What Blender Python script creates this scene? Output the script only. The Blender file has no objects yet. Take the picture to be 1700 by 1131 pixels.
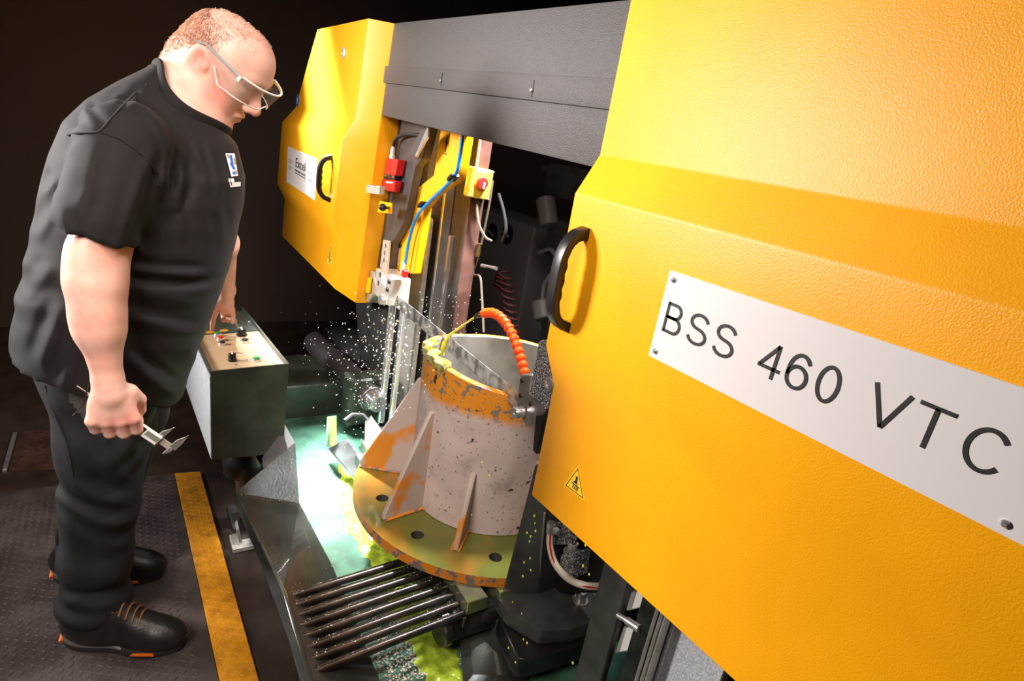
import bpy, bmesh, math, random
import numpy as np
from mathutils import Vector, Matrix
V = Vector
random.seed(7); RNG = np.random.default_rng(7)
SC = bpy.context.scene
COL = SC.collection

# ------------------------------------------------------------------ camera
# X runs from the operator into the saw, Y along the saw away from the camera, Z up; the lens is 1.60 m above the floor
FPX, CX, CY = 985.0, 850.0, 565.5
CAM = np.array([0.0, 0.0, 1.6])
_y = np.array([197. - CX, 120. - CY, FPX]); _y /= np.linalg.norm(_y)
_ny = CY + (-FPX * FPX - (350. - CX) * (197. - CX)) / (120. - CY)
_z = -np.array([350. - CX, _ny - CY, FPX]); _z /= np.linalg.norm(_z)
_x = np.cross(_y, _z)
RW = np.stack([_x, _y, _z])
def ray(px, py):
    return RW @ np.array([px - CX, py - CY, FPX])
def at(px, py, x=None, y=None, z=None):
    """the point of the plane x=, y= or z= that the photograph shows at this pixel"""
    r = ray(px, py)
    t = x / r[0] if x is not None else (y / r[1] if y is not None else (z - 1.6) / r[2])
    return V(CAM + t * r)
cam_d = bpy.data.cameras.new('camera'); cam = bpy.data.objects.new('camera', cam_d); COL.objects.link(cam)
cam_d.sensor_width = 36.0; cam_d.lens = FPX / 1700 * 36.0; cam_d.clip_start = 0.02
M = Matrix.Identity(4)
for i in range(3):
    M[i][0] = RW[i][0]; M[i][1] = -RW[i][1]; M[i][2] = -RW[i][2]; M[i][3] = CAM[i]
cam.matrix_world = M
SC.camera = cam

# ------------------------------------------------------------------ light
w = bpy.data.worlds.new('world'); SC.world = w; w.use_nodes = True
w.node_tree.nodes['Background'].inputs[0].default_value = (0.9, 0.75, 0.7, 1)
w.node_tree.nodes['Background'].inputs[1].default_value = 0.012
SC.view_settings.view_transform = 'Standard'; SC.view_settings.look = 'None'
SC.view_settings.exposure = 0.0; SC.view_settings.gamma = 1.0
SC.view_settings.use_curve_mapping = False
def softbox(name, loc, target, size, power, color, spread=180):
    l = bpy.data.lights.new(name, 'AREA'); l.shape = 'RECTANGLE'; l.size, l.size_y = size
    l.energy = power; l.color = color; l.spread = math.radians(spread)
    o = bpy.data.objects.new(name, l); COL.objects.link(o); o.location = loc
    o.rotation_euler = (V(target) - V(loc)).to_track_quat('-Z', 'Y').to_euler()
    return o
softbox('studio_light_back', (-2.3, 3.2, 2.1), (0.6, 1.45, 1.35), (0.7, 0.9), 40, (1.0, 0.95, 0.93), 62)
softbox('studio_light_front', (-0.9, 0.2, 2.4), (0.15, 1.75, 0.95), (0.8, 0.8), 15, (1.0, 0.88, 0.80), 80)
softbox('studio_light_top', (0.35, 0.75, 2.75), (0.25, 1.8, 1.2), (0.5, 0.5), 9, (1.0, 0.88, 0.78), 110)
softbox('work_light_saw', (1.25, 1.45, 2.5), (0.72, 1.9, 0.45), (0.25, 0.25), 32, (0.95, 0.98, 1.0), 60)
softbox('work_light_tray', (0.56, 3.5, 2.6), (0.72, 1.88, 0.35), (0.3, 0.3), 17, (0.93, 0.98, 1.0), 15)

# ------------------------------------------------------------------ materials
MATS = {}
def mat(name, color, rough=0.5, metal=0.0, var=0.0, vscale=20, bump=0.0, bscale=300, spec=0.5, color2=None, lo=0.4, hi=0.6, coat=0.0, emit=None, detail=4, trans=0.0, ior=1.45, alpha=1.0, sss=0.0):
    if name in MATS: return MATS[name]
    m = bpy.data.materials.new(name); m.use_nodes = True; MATS[name] = m
    nt = m.node_tree; b = nt.nodes['Principled BSDF']
    b.inputs['Base Color'].default_value = (*color, 1); b.inputs['Roughness'].default_value = rough
    b.inputs['Metallic'].default_value = metal; b.inputs['Specular IOR Level'].default_value = spec
    b.inputs['Coat Weight'].default_value = coat; b.inputs['Transmission Weight'].default_value = trans
    b.inputs['IOR'].default_value = ior; b.inputs['Alpha'].default_value = alpha
    if sss:
        b.inputs['Subsurface Weight'].default_value = sss; b.inputs['Subsurface Scale'].default_value = 0.01
        b.inputs['Subsurface Radius'].default_value = (1.0, 0.35, 0.2)
    tc = nt.nodes.new('ShaderNodeTexCoord')
    if var or color2:
        n = nt.nodes.new('ShaderNodeTexNoise'); n.inputs['Scale'].default_value = vscale; n.inputs['Detail'].default_value = detail
        nt.links.new(tc.outputs['Object'], n.inputs['Vector'])
        r = nt.nodes.new('ShaderNodeValToRGB'); r.color_ramp.elements[0].position = lo; r.color_ramp.elements[1].position = hi
        c2 = color2 or tuple(c * (1 - var) for c in color)
        r.color_ramp.elements[0].color = (*color, 1); r.color_ramp.elements[1].color = (*c2, 1)
        nt.links.new(n.outputs['Fac'], r.inputs['Fac']); nt.links.new(r.outputs['Color'], b.inputs['Base Color'])
    if bump:
        n = nt.nodes.new('ShaderNodeTexNoise'); n.inputs['Scale'].default_value = bscale; n.inputs['Detail'].default_value = 2
        nt.links.new(tc.outputs['Object'], n.inputs['Vector'])
        bp = nt.nodes.new('ShaderNodeBump'); bp.inputs['Strength'].default_value = bump; bp.inputs['Distance'].default_value = 0.002
        nt.links.new(n.outputs['Fac'], bp.inputs['Height']); nt.links.new(bp.outputs['Normal'], b.inputs['Normal'])
    if emit:
        b.inputs['Emission Color'].default_value = (*emit, 1); b.inputs['Emission Strength'].default_value = 1
    return m
yellow = mat('yellow_powder_coat', (1.0, 0.41, 0.002), 0.42, bump=0.28, bscale=420, var=0.06, vscale=6)
charcoal = mat('charcoal_texture_paint', (0.05, 0.044, 0.041), 0.5, bump=0.6, bscale=420)
darkpaint = mat('dark_paint', (0.06, 0.057, 0.055), 0.34, bump=0.3, bscale=200, var=0.3)
blackplastic = mat('black_plastic', (0.012, 0.011, 0.011), 0.35)
rubber = mat('black_rubber', (0.01, 0.01, 0.01), 0.55)
steel = mat('bright_steel', (0.62, 0.6, 0.57), 0.3, .75, var=0.25, vscale=35)
brushed = mat('brushed_aluminium', (0.72, 0.69, 0.62), 0.38, .6, var=0.2, vscale=60, bump=0.1, bscale=200)
chrome = mat('chrome', (0.82, 0.82, 0.82), 0.16, .8)
gunmetal = mat('dark_oiled_steel', (0.12, 0.105, 0.1), 0.3, 0.9, var=0.5, vscale=18)
green_tray = mat('green_tray_paint', (0.09, 0.23, 0.15), 0.22, color2=(0.05, 0.12, 0.085), vscale=9, bump=0.15, bscale=90, coat=0.5)
grey_green = mat('grey_green_paint', (0.05, 0.06, 0.045), 0.36, var=0.35, vscale=14, bump=0.1, bscale=250)
red = mat('red_plastic', (0.55, 0.012, 0.012), 0.38)
orange_plastic = mat('orange_plastic', (0.95, 0.09, 0.01), 0.3)
white = mat('white_plate', (0.72, 0.66, 0.63), 0.45)
offwhite = mat('off_white_plastic', (0.75, 0.72, 0.68), 0.45)
ink = mat('black_ink', (0.02, 0.017, 0.015), 0.5)
blue = mat('blue_hose', (0.015, 0.22, 0.62), 0.25)
blue_ink = mat('blue_ink', (0.03, 0.12, 0.5), 0.5)
coolant = mat('yellow_green_coolant', (0.55, 0.75, 0.06), 0.12, var=0.45, vscale=30, bump=0.5, bscale=40, coat=0.6)

# ------------------------------------------------------------------ mesh helpers
ORG = {}
class MB:
    def __init__(s): s.v = []; s.f = []
    def add(s, vs, fs):
        n = len(s.v); s.v += [V(p) for p in vs]; s.f += [[i + n for i in f] for f in fs]; return s
    def box(s, c, size, rot=None):
        c = V(c); R = rot or Matrix.Identity(3); h = [d / 2 for d in size]
        vs = [c + R @ V((sx * h[0], sy * h[1], sz * h[2])) for sx in (-1, 1) for sy in (-1, 1) for sz in (-1, 1)]
        return s.add(vs, [(0, 1, 3, 2), (4, 6, 7, 5), (0, 4, 5, 1), (2, 3, 7, 6), (0, 2, 6, 4), (1, 5, 7, 3)])
    def prism(s, pts, vec):
        pts = [V(p) for p in pts]; vec = V(vec); n = len(pts)
        fs = [list(range(n))[::-1], list(range(n, 2 * n))] + [(i, (i + 1) % n, (i + 1) % n + n, i + n) for i in range(n)]
        return s.add(pts + [p + vec for p in pts], fs)
    def rings(s, rings, caps=True, closed=False):
        n = len(rings[0]); k = len(rings); base = len(s.v)
        s.v += [V(p) for r in rings for p in r]
        for i in range(k if closed else k - 1):
            a, b2 = i, (i + 1) % k
            for j in range(n):
                s.f.append([base + a * n + j, base + a * n + (j + 1) % n, base + b2 * n + (j + 1) % n, base + b2 * n + j])
        if caps and not closed:
            s.f.append([base + j for j in range(n)][::-1]); s.f.append([base + (k - 1) * n + j for j in range(n)])
        return s
    def tube(s, path, r, n=10, caps=True):
        path = [V(p) for p in path]; rs = r if isinstance(r, (list, tuple)) else [r] * len(path)
        t = (path[1] - path[0]).normalized(); u = t.orthogonal().normalized(); rings = []
        for i, p in enumerate(path):
            a = path[max(i - 1, 0)]; b2 = path[min(i + 1, len(path) - 1)]
            if (b2 - a).length > 1e-9: t = (b2 - a).normalized()
            u = (u - t * u.dot(t)).normalized(); w2 = t.cross(u)
            rings.append([p + (u * math.cos(q) + w2 * math.sin(q)) * rs[i] for q in [2 * math.pi * j / n for j in range(n)]])
        return s.rings(rings, caps)
    def cyl(s, a, b2, r, n=20): return s.tube([a, b2], r, n)
    def lathe(s, prof, o, axis, n=24):
        axis = V(axis).normalized(); u = axis.orthogonal().normalized(); w2 = axis.cross(u); o = V(o)
        return s.rings([[o + axis * h + (u * math.cos(q) + w2 * math.sin(q)) * max(r, 1e-5) for q in [2 * math.pi * j / n for j in range(n)]] for r, h in prof])
    def build(s, name, m, parent=None, bevel=0.0, seg=1, angle=35, smooth=True):
        bm = bmesh.new(); vs = [bm.verts.new(p) for p in s.v]
        for f in s.f:
            try: bm.faces.new([vs[i] for i in f])
            except ValueError: pass
        bmesh.ops.recalc_face_normals(bm, faces=bm.faces)
        if bevel:
            ed = [e for e in bm.edges if len(e.link_faces) == 2 and e.calc_face_angle(0) > 0.5]
            bmesh.ops.bevel(bm, geom=ed, offset=bevel, segments=seg, affect='EDGES', clamp_overlap=True, profile=0.6)
        me = bpy.data.meshes.new(name); 
        c = sum((v.co for v in bm.verts), V()) / max(1, len(bm.verts))
        bmesh.ops.translate(bm, verts=bm.verts, vec=-c)
        bm.to_mesh(me); bm.free()
        return link(name, me, m, parent, c, smooth, angle)
def link(name, me, m, parent, origin, smooth=True, angle=35):
    if m is not None: me.materials.append(m)
    if smooth and len(me.polygons):
        me.polygons.foreach_set('use_smooth', [True] * len(me.polygons)); me.set_sharp_from_angle(angle=math.radians(angle))
    o = bpy.data.objects.new(name, me); COL.objects.link(o)
    return setpar(o, parent, origin)
def setpar(o, parent, origin):
    ORG[o.name] = V(origin)
    if parent is not None:
        o.parent = parent; o.location = V(origin) - ORG[parent.name]
    else: o.location = V(origin)
    return o
def thing(name, loc, label, cat, group=None):
    o = bpy.data.objects.new(name, None); COL.objects.link(o); o.location = loc; o.empty_display_size = 0.05
    ORG[o.name] = V(loc); return tag(o, label, cat, group)
def tag(o, label=None, cat=None, group=None, kind=None):
    if label: o['label'] = label
    if cat: o['category'] = cat
    if group: o['group'] = group
    if kind: o['kind'] = kind
    return o
def copy_part(src, parent, origin, rot=None):
    o = src.copy(); COL.objects.link(o)
    if rot is not None: o.rotation_euler = rot
    return setpar(o, parent, origin)
def text_mesh(name, body, m, parent, pos, xdir, ydir, width, height, lift=0.0006, thick=0.0008):
    """flat lettering: fitted to width x height with its lower left corner at pos"""
    cu = bpy.data.curves.new('text', 'FONT'); cu.body = body; cu.extrude = 0.0
    to = bpy.data.objects.new('text', cu); COL.objects.link(to)
    dg = bpy.context.evaluated_depsgraph_get(); me = bpy.data.meshes.new_from_object(to.evaluated_get(dg))
    bpy.data.objects.remove(to); bpy.data.curves.remove(cu)
    n = len(me.vertices); co = np.zeros(n * 3); me.vertices.foreach_get('co', co); co = co.reshape(-1, 3)
    mn = co.min(0); mx = co.max(0)
    X = V(xdir).normalized(); Y = V(ydir).normalized(); Z = X.cross(Y)
    pts = [V(pos) + X * float((p[0] - mn[0]) / (mx[0] - mn[0]) * width) + Y * float((p[1] - mn[1]) / (mx[1] - mn[1]) * height) + Z * lift for p in co]
    b = MB(); b.v = pts; b.f = [list(p.vertices) for p in me.polygons]
    bpy.data.meshes.remove(me)
    bm = bmesh.new(); vs = [bm.verts.new(p) for p in b.v]
    for f in b.f:
        try: bm.faces.new([vs[i] for i in f])
        except ValueError: pass
    r = bmesh.ops.extrude_face_region(bm, geom=bm.faces[:])
    bmesh.ops.translate(bm, verts=[e for e in r['geom'] if isinstance(e, bmesh.types.BMVert)], vec=Z * thick)
    c = sum((v.co for v in bm.verts), V()) / len(bm.verts)
    bmesh.ops.translate(bm, verts=bm.verts, vec=-c); bmesh.ops.recalc_face_normals(bm, faces=bm.faces)
    me2 = bpy.data.meshes.new(name); bm.to_mesh(me2); bm.free()
    return link(name, me2, m, parent, c, smooth=False)
def bez(p0, p1, p2, p3, n=14):
    p0, p1, p2, p3 = map(V, (p0, p1, p2, p3)); out = []
    for i in range(n + 1):
        t = i / n; out.append(p0 * (1 - t) ** 3 + p1 * 3 * t * (1 - t) ** 2 + p2 * 3 * t * t * (1 - t) + p3 * t ** 3)
    return out
def catmull(pts, n=6):
    pts = [V(p) for p in pts]; P = [pts[0] * 2 - pts[1]] + pts + [pts[-1] * 2 - pts[-2]]; out = []
    for i in range(1, len(P) - 2):
        for k in range(n):
            t = k / n; a, b, c, d = P[i - 1], P[i], P[i + 1], P[i + 2]
            out.append(0.5 * ((2 * b) + (c - a) * t + (2 * a - 5 * b + 4 * c - d) * t * t + (3 * b - a - 3 * c + d) * t ** 3))
    return out + [pts[-1]]
def struct(o): o['kind'] = 'structure'; return o

# ------------------------------------------------------------------ floor, backdrop
concrete = mat('dark_stained_concrete', (0.055, 0.034, 0.026), 0.55, color2=(0.024, 0.016, 0.013), vscale=11, detail=8, lo=0.35, hi=0.7, bump=0.25, bscale=60)
struct(MB().box((2.0, 2.4, -0.05), (9, 9, 0.1)).build('floor', concrete))
backdrop = mat('black_studio_cloth', (0.07, 0.05, 0.042), 0.95, spec=0.1)
struct(MB().box((1.5, 4.6, 2.4), (9, 0.1, 5)).build('wall_back', backdrop))
struct(MB().box((5.6, 0.95, 2.4), (0.1, 7.2, 5)).build('wall_right', backdrop))
treadmat = mat('worn_tread_plate', (0.09, 0.07, 0.064), 0.52, 0.1, color2=(0.05, 0.037, 0.034), vscale=9, detail=6, bump=0.15, bscale=150)
treadbrown = mat('rusty_tread_plate', (0.10, 0.052, 0.036), 0.5, 0.2, color2=(0.05, 0.027, 0.02), vscale=12, detail=6, bump=0.15, bscale=150)
stripyel = mat('worn_yellow_floor_paint', (0.72, 0.3, 0.012), 0.5, color2=(0.36, 0.14, 0.01), vscale=22, detail=8, lo=0.45, hi=0.75, bump=0.2, bscale=120)
def lug_field(name, m, parent, x0, x1, y0, y1, z, pitch, ln, wd, h, skew=0.0, xskew=0.0):
    """raised almond lugs of a tread plate, alternating +-45 degrees"""
    b = MB(); i = 0; y = y0 + pitch / 2
    while y < y1:
        x = x0 + pitch / 2; j = 0
        while x < x1 - pitch * 0.3:
            a = math.radians(50 if (i + j) % 2 else -40)
            xs = x + xskew * (y - y0)
            u = V((math.cos(a), math.sin(a), 0)); n2 = V((-u.y, u.x, 0)); c = V((xs, y, z))
            b.add([c - u * ln / 2, c - n2 * wd / 2, c + u * ln / 2, c + n2 * wd / 2, c + V((0, 0, h)) - u * ln * 0.28, c + V((0, 0, h)) + u * ln * 0.28],
                  [(0, 1, 4), (1, 2, 5), (1, 5, 4), (2, 3, 5), (3, 0, 4), (3, 4, 5)])
            x += pitch; j += 1
        y += pitch * 0.62; i += 1
    o = b.build(name, m, parent, smooth=False); o['kind'] = 'stuff'; return o
PT = 0.012   # plate thickness
pl = thing('tread_plate', (-0.4, 1.6, 0), 'dark worn steel tread plate the man stands on', 'floor plate')
def ystrip(y, side): return (0.137 + (2.56 - y) * 0.034) + (0.098 if side else 0.0)
MB().prism([(-2.2, 0.2, 0), (ystrip(0.2, 0), 0.2, 0), (ystrip(2.56, 0), 2.56, 0), (-2.2, 2.74, 0)], (0, 0, PT)).build('sheet', treadmat, pl, bevel=0.002)
lug_field('tread_lugs', treadmat, pl, -0.75, 0.13, 1.0, 2.52, PT, 0.0225, 0.021, 0.0065, 0.0016)
st = thing('edge_strip', (0.2, 1.8, 0), 'worn yellow painted tread strip along the edge of the floor plate', 'floor strip')
MB().prism([(ystrip(0.2, 0) + .001, 0.2, 0), (ystrip(0.2, 1), 0.2, 0), (ystrip(2.545, 1), 2.545, 0), (ystrip(2.56, 0) + .001, 2.56, 0)], (0, 0, PT + .002)).build('sheet', stripyel, st, bevel=0.002)
lug_field('tread_lugs', stripyel, st, 0.187, 0.283, 1.15, 2.53, PT + .002, 0.0225, 0.018, 0.005, 0.0010, xskew=-.034)
p2 = thing('rusty_plate', (-0.3, 2.9, 0), 'brown coarse tread plate behind the floor plate, left of the man', 'floor plate')
q = [at(22, 755, z=0), at(5, 800, z=0)]
xr = q[0].x
MB().prism([(xr, 2.765, 0), (xr + 0.36, 2.70, 0), (xr + 0.36, 3.1, 0), (xr, 3.1, 0)], (0, 0, 0.008)).build('sheet', treadbrown, p2, bevel=0.001)
lug_field('tread_lugs', treadbrown, p2, xr + .02, xr + 0.34, 2.80, 3.08, 0.008, 0.05, 0.05, 0.013, 0.002)
p3 = thing('edging_bar', (xr - 0.01, 2.9, 0), 'thin bright metal edging bar on the floor at the far left', 'metal bar')
MB().box((xr - 0.012, 2.93, 0.006), (0.016, 0.32, 0.012)).build('bar', steel, p3, bevel=0.001)
# ------------------------------------------------------------------ the band saw
saw = thing('band_saw', (1.1, 1.4, 0), 'large yellow and charcoal dual column band saw with two wheel covers', 'band saw')
def flat(name, pts, m, parent, x, th, bevel=0.0, towards=-1):
    """a plate in the plane x = const, outlined by where the photograph shows its corners"""
    P = [at(px, py, x=x) for px, py in pts]
    return MB().prism(P, (th, 0, 0)).build(name, m, parent, bevel=bevel)
def handle(parent, y, ztop, zbot, x):
    L = ztop - zbot; d = 0.052; n = 22; out = []; inn = []
    for i in range(n + 1):
        t = i / n; zz = ztop - L * t
        o = d * (1 - abs(2 * t - 1) ** 3.2) ** 0.62
        out.append((x - o - 0.002, zz))
    for i in range(n + 1):
        t = i / n; zz = ztop - 0.02 - (L - 0.04) * t
        o = max(0.0, (d - 0.016) * (1 - abs(2 * t - 1) ** 5) ** 0.6)
        rip = 0.0016 * math.cos(t * 2 * math.pi * 6) if 0.2 < t < 0.8 else 0
        inn.append((x - o + rip, zz))
    poly = out + inn[::-1]
    b = MB(); w2 = 0.0125
    b.prism([(px, y + w2, pz) for px, pz in poly], (0, -2 * w2, 0))
    return b.build('handle', blackplastic, parent, bevel=0.0025, seg=2)
def screw(parent, p, r=0.004, axis=(-1, 0, 0), m=None, name='screw'):
    return MB().lathe([(r, 0), (r, r * .5), (r * .6, r * .9), (0.0002, r * .95)], p, axis, 12).build(name, m or steel, parent)

# near wheel cover
prof = [(.735, 1.925), (.735, 1.60), (.695, 1.527), (.695, 1.228), (.735, 1.137), (.735, None), (.95, None), (.95, 1.925)]
rg = []
for y, zb in ((.885, .868), (-.40, .945)):
    rg.append([(x, y, zb if z is None else z) for x, z in prof])
cvr = MB().rings(rg).build('wheel_cover', yellow, saw, bevel=0.0035, seg=2)
tag(cvr, 'near yellow wheel cover carrying the large white nameplate')
handle(cvr, 0.832, 1.476, 1.276, .695)
NX = .693
np_t, np_b = 1.4535, 1.3135; np_l, np_r = .617, .088
TILT = .018
def npz(y, z): return z + (.605 - y) * TILT
MB().prism([(NX, np_l, npz(np_l, np_b)), (NX, np_r, npz(np_r, np_b)), (NX, np_r, npz(np_r, np_t)), (NX, np_l, npz(np_l, np_t))], (.0022, 0, 0)).build('nameplate', white, cvr)
for yy in (np_l - .012, np_r + .012 + .036):
    for zz in (np_t - .012, np_b + .012):
        screw(cvr, (NX - .0002, yy, npz(yy, zz)), .0042, m=chrome)
def on_np(px, py): return at(px, py, x=NX)
def ell_pts(cx, cy, rx, ry, a0, a1, n=14): return [(cx + rx * math.cos(math.radians(a0 + (a1 - a0) * i / n)), cy + ry * math.sin(math.radians(a0 + (a1 - a0) * i / n))) for i in range(n + 1)]
GL = {
 'B': [[(.06, 0), (.06, 1)], [(.06, .95)] + [(.33, .95)] + ell_pts(.36, .735, .20, .215, 90, -90)[1:] + [(.06, .52)], [(.06, .52), (.36, .52)] + ell_pts(.40, .285, .22, .235, 90, -90)[1:] + [(.06, .05)]],
 'S': [ell_pts(.34, .72, .27, .23, 15, 180, 12) + ell_pts(.34, .72, .27, .20, 180, 262, 6)[1:] + ell_pts(.34, .28, .29, .23, 80, 0, 6)[0:] + ell_pts(.34, .28, .29, .23, 0, -168, 12)[1:]],
 '4': [[(.50, 0), (.50, .97)], [(.50, .95), (.07, .30)], [(.02, .28), (.68, .28)]],
 '6': [ell_pts(.34, .34, .27, .29, 0, 360, 28), ell_pts(.36, .52, .29, .43, 35, 180, 14) + [(.07, .34)]],
 '0': [ell_pts(.33, .5, .27, .45, 0, 360, 32)],
 'V': [[(.04, 1), (.36, .03)], [(.68, 1), (.36, .03)]],
 'T': [[(.33, 0), (.33, .95)], [(0, .95), (.66, .95)]],
 'C': [ell_pts(.42, .5, .36, .45, 38, 322, 28)],
}
SW = .098
def glyph(ch, y0, z0, wd, ht, xs):
    b = MB(); kx = wd / .72; off = .0
    for st in GL[ch]:
        n = len(st); L = []; Rr = []; closed = (abs(st[0][0] - st[-1][0]) + abs(st[0][1] - st[-1][1]) < 1e-6)
        q = [(u * kx, v * ht) for u, v in st]; h = SW * ht / 2
        for i in range(n):
            p0 = q[i - 1] if i else (q[-2] if closed else q[0]); p1 = q[i + 1] if i < n - 1 else (q[1] if closed else q[-1])
            d = V((p1[0] - p0[0], p1[1] - p0[1])).normalized(); nn = V((-d.y, d.x))
            sc = 1.0
            if 0 < i < n - 1:
                d1 = V((q[i][0] - p0[0], q[i][1] - p0[1])).normalized(); sc = 1 / max(.5, d.dot(d1))
            L.append((q[i][0] + nn.x * h * sc, q[i][1] + nn.y * h * sc)); Rr.append((q[i][0] - nn.x * h * sc, q[i][1] - nn.y * h * sc))
        for i in range(n - 1):
            b.prism([V((xs, y0 - u, z0 + v)) for u, v in (L[i], L[i + 1], Rr[i + 1], Rr[i])], (-.0006, 0, 0))
    return b
for ch, yl_, yr_ in (('B', .603, .569), ('S', .5555, .5195), ('S', .5068, .4715), ('4', .4336, .3965), ('6', .3912, .361), ('0', .3508, .322), ('V', .2868, .2492), ('T', .2404, .206), ('C', .192, .158)):
    zl = npz((yl_ + yr_) / 2, 1.3605); us = [u for st in GL[ch] for u, v in st]; ht = .0475
    st_ = 0 if ch in 'VT' else SW * ht
    kx = ((yl_ - yr_) - st_) / (max(us) - min(us)); y0 = yl_ - st_ / 2 + min(us) * kx
    glyph(ch, y0, zl, kx * .72, ht, NX - .0004).build('letter', ink, cvr, smooth=False)
def warning(parent, pts, x):
    P = [at(px, py, x=x) for px, py in pts]; c = sum(P, V()) / 3
    o = MB().prism([p + V((-.0008, 0, 0)) for p in P], (.001, 0, 0)).build('warning_sign', mat('sign_yellow', (0.95, 0.58, 0.03), 0.4), parent)
    b = MB()
    for k in range(3):
        a1, b1 = c + (P[k] - c) * .86, c + (P[(k + 1) % 3] - c) * .86
        a2, b2 = c + (P[k] - c) * .79, c + (P[(k + 1) % 3] - c) * .79
        b.prism([q + V((-.0014, 0, 0)) for q in (a1, b1, b2, a2)], (.0004, 0, 0))
    S = max((P[k] - c).length for k in range(3)); up = V((0, 0, 1)); r = V((0, -1, 0)); c2 = c + V((-.0014, 0, 0))
    def pg(l): b.prism([c2 + r * u * S + up * v * S for u, v in l], (.0004, 0, 0))
    pg([(-.07, .42), (.07, .42), (.08, .1), (.16, .02), (-.2, .02), (-.06, .14)])
    pg([(-.28, -.03), (.3, -.03), (.3, -.09), (-.28, -.09)])
    for u in (-.14, -.02, .1, .2): pg([(u, -.12), (u + .05, -.12), (u + .02, -.3), (u - .03, -.3)])
    b.build('warning_symbol', ink, parent)
warning(cvr, [(961, 773), (937, 806), (971, 832)], .735)

# far wheel cover: six levels, front panel, bevelled flank
rows = [(1.915, .737, 2.94, 2.26, 2.174, 1.908), (1.577, .737, 3.29, 2.32, 2.228, 1.577), (1.497, .695, 3.38, 2.333, 2.24, 1.497),
        (1.176, .695, 3.445, 2.386, 2.29, 1.176), (1.10, .733, 3.43, 2.40, 2.303, 1.10), (.89, .733, 3.46, 2.42, 2.34, .853)]
rg = []
for z, xf, yf, yr, yb, zb in rows:
    rg.append([(xf, yf, z), (xf, yr, z), (.80, yb, zb), (.95, yb, zb), (.95, yf, z)])
cvl = MB().rings(rg).build('wheel_cover', yellow, saw, bevel=0.003, seg=2)
tag(cvl, 'far yellow wheel cover beside the man with a small maker plate')
hp, hq = at(552, 262, x=.695), at(546, 332, x=.695)
handle(cvl, (hp.y + hq.y) / 2, hp.z + .012, hq.z - .008, .695)
P = [at(478, 243, x=.6935), at(527, 258, x=.6935), at(471, 299, x=.6935)]
py0, py1, pz1, pz0 = P[0].y, P[1].y, P[0].z, P[2].z
MB().box((.694, (py0 + py1) / 2, (pz0 + pz1) / 2), (.002, py0 - py1, pz1 - pz0)).build('maker_plate', white, cvl)
PW, PH = py0 - py1, pz1 - pz0
def pt(s, u, v, wd, ht, m=ink): text_mesh('lettering', s, m, cvl, (.6928, py0 - PW * u, pz0 + PH * v), (0, -1, 0), (0, 0, 1), wd * PW, ht * PH)
greyink = mat('grey_ink', (0.25, 0.25, 0.27), 0.6)
pt('Excel', .33, .56, .33, .24); pt('MACHINE TOOLS', .32, .44, .36, .055)
MB().box((.6922, py0 - PW * .5, pz0 + PH * .395), (.0006, PW * .36, PH * .018)).build('underline', ink, cvl)
for u, v, l in ((.06, .66, .15), (.06, .6, .12), (.06, .48, .14), (.06, .42, .1), (.74, .66, .2), (.74, .6, .2), (.76, .48, .17), (.76, .42, .15)):
    MB().box((.6922, py0 - PW * (u + l / 2), pz0 + PH * v), (.0006, PW * l, PH * .022)).build('fine_print', greyink, cvl)
p = at(571, 88, x=.737); MB().lathe([(.022, 0), (.022, .003), (.017, .006), (.012, .0062), (.011, .003), (.0005, .003)], p, (-1, 0, 0), 20).build('lock_button', brushed, cvl)
p = at(494, 167, x=.737); MB().lathe([(.03, 0), (.03, .0012), (.0005, .0014)], p, (-1, 0, 0), 24).build('round_sticker', blue_ink, cvl)
MB().box(p + V((-.0016, 0, 0)), (.0006, .012, .026)).build('sticker_mark', white, cvl)
warning(cvl, [(549, 405), (541, 436), (553, 442)], .7325)
flat('latch_tab', [(630, 334), (650, 337), (649, 355), (627, 352)], yellow, cvl, .80, .004)
p = at(641, 345, x=.79); MB().lathe([(.004, -.012), (.005, 0), (.011, .004), (.014, .012), (.012, .02), (.006, .026), (.0005, .0275)], p, (-1, 0, 0), 18).build('latch_knob', blackplastic, cvl)
lb = flat('latch_bracket', [(609, 307), (631, 309), (629, 323), (607, 320)], brushed, cvl, .775, .02, bevel=.001)
for px, py in ((613, 308), (624, 310)): screw(lb, at(px, py, x=.775), .006, (-.6, -.3, .7))

# top beam between the covers
def zs(y): return .026 * y
def beam(name, z0, z1, x0, x1, y0, y1, m, bv=.004):
    rg = [[(x0, y, z0 + zs(y)), (x1, y, z0 + zs(y)), (x1, y, z1 + zs(y)), (x0, y, z1 + zs(y))] for y in (y0, y1)]
    return MB().rings(rg).build(name, m, saw, bevel=bv, seg=2)
beam('top_beam', 1.549, 1.853, .80, .92, .6, 3.1, charcoal)
bs = beam('cover_strip', 1.660, 1.7155, .792, .802, .7, 2.215, charcoal, .0015)
for (px, py) in ((733, 132), (884, 147)):
    p = at(px, py, x=.792)
    MB().box(p + V((-.0006, 0, 0)), (.0015, .007, .036)).build('slot', ink, bs)
    screw(bs, p + V((-.001, 0, -.004)), .005)

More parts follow.
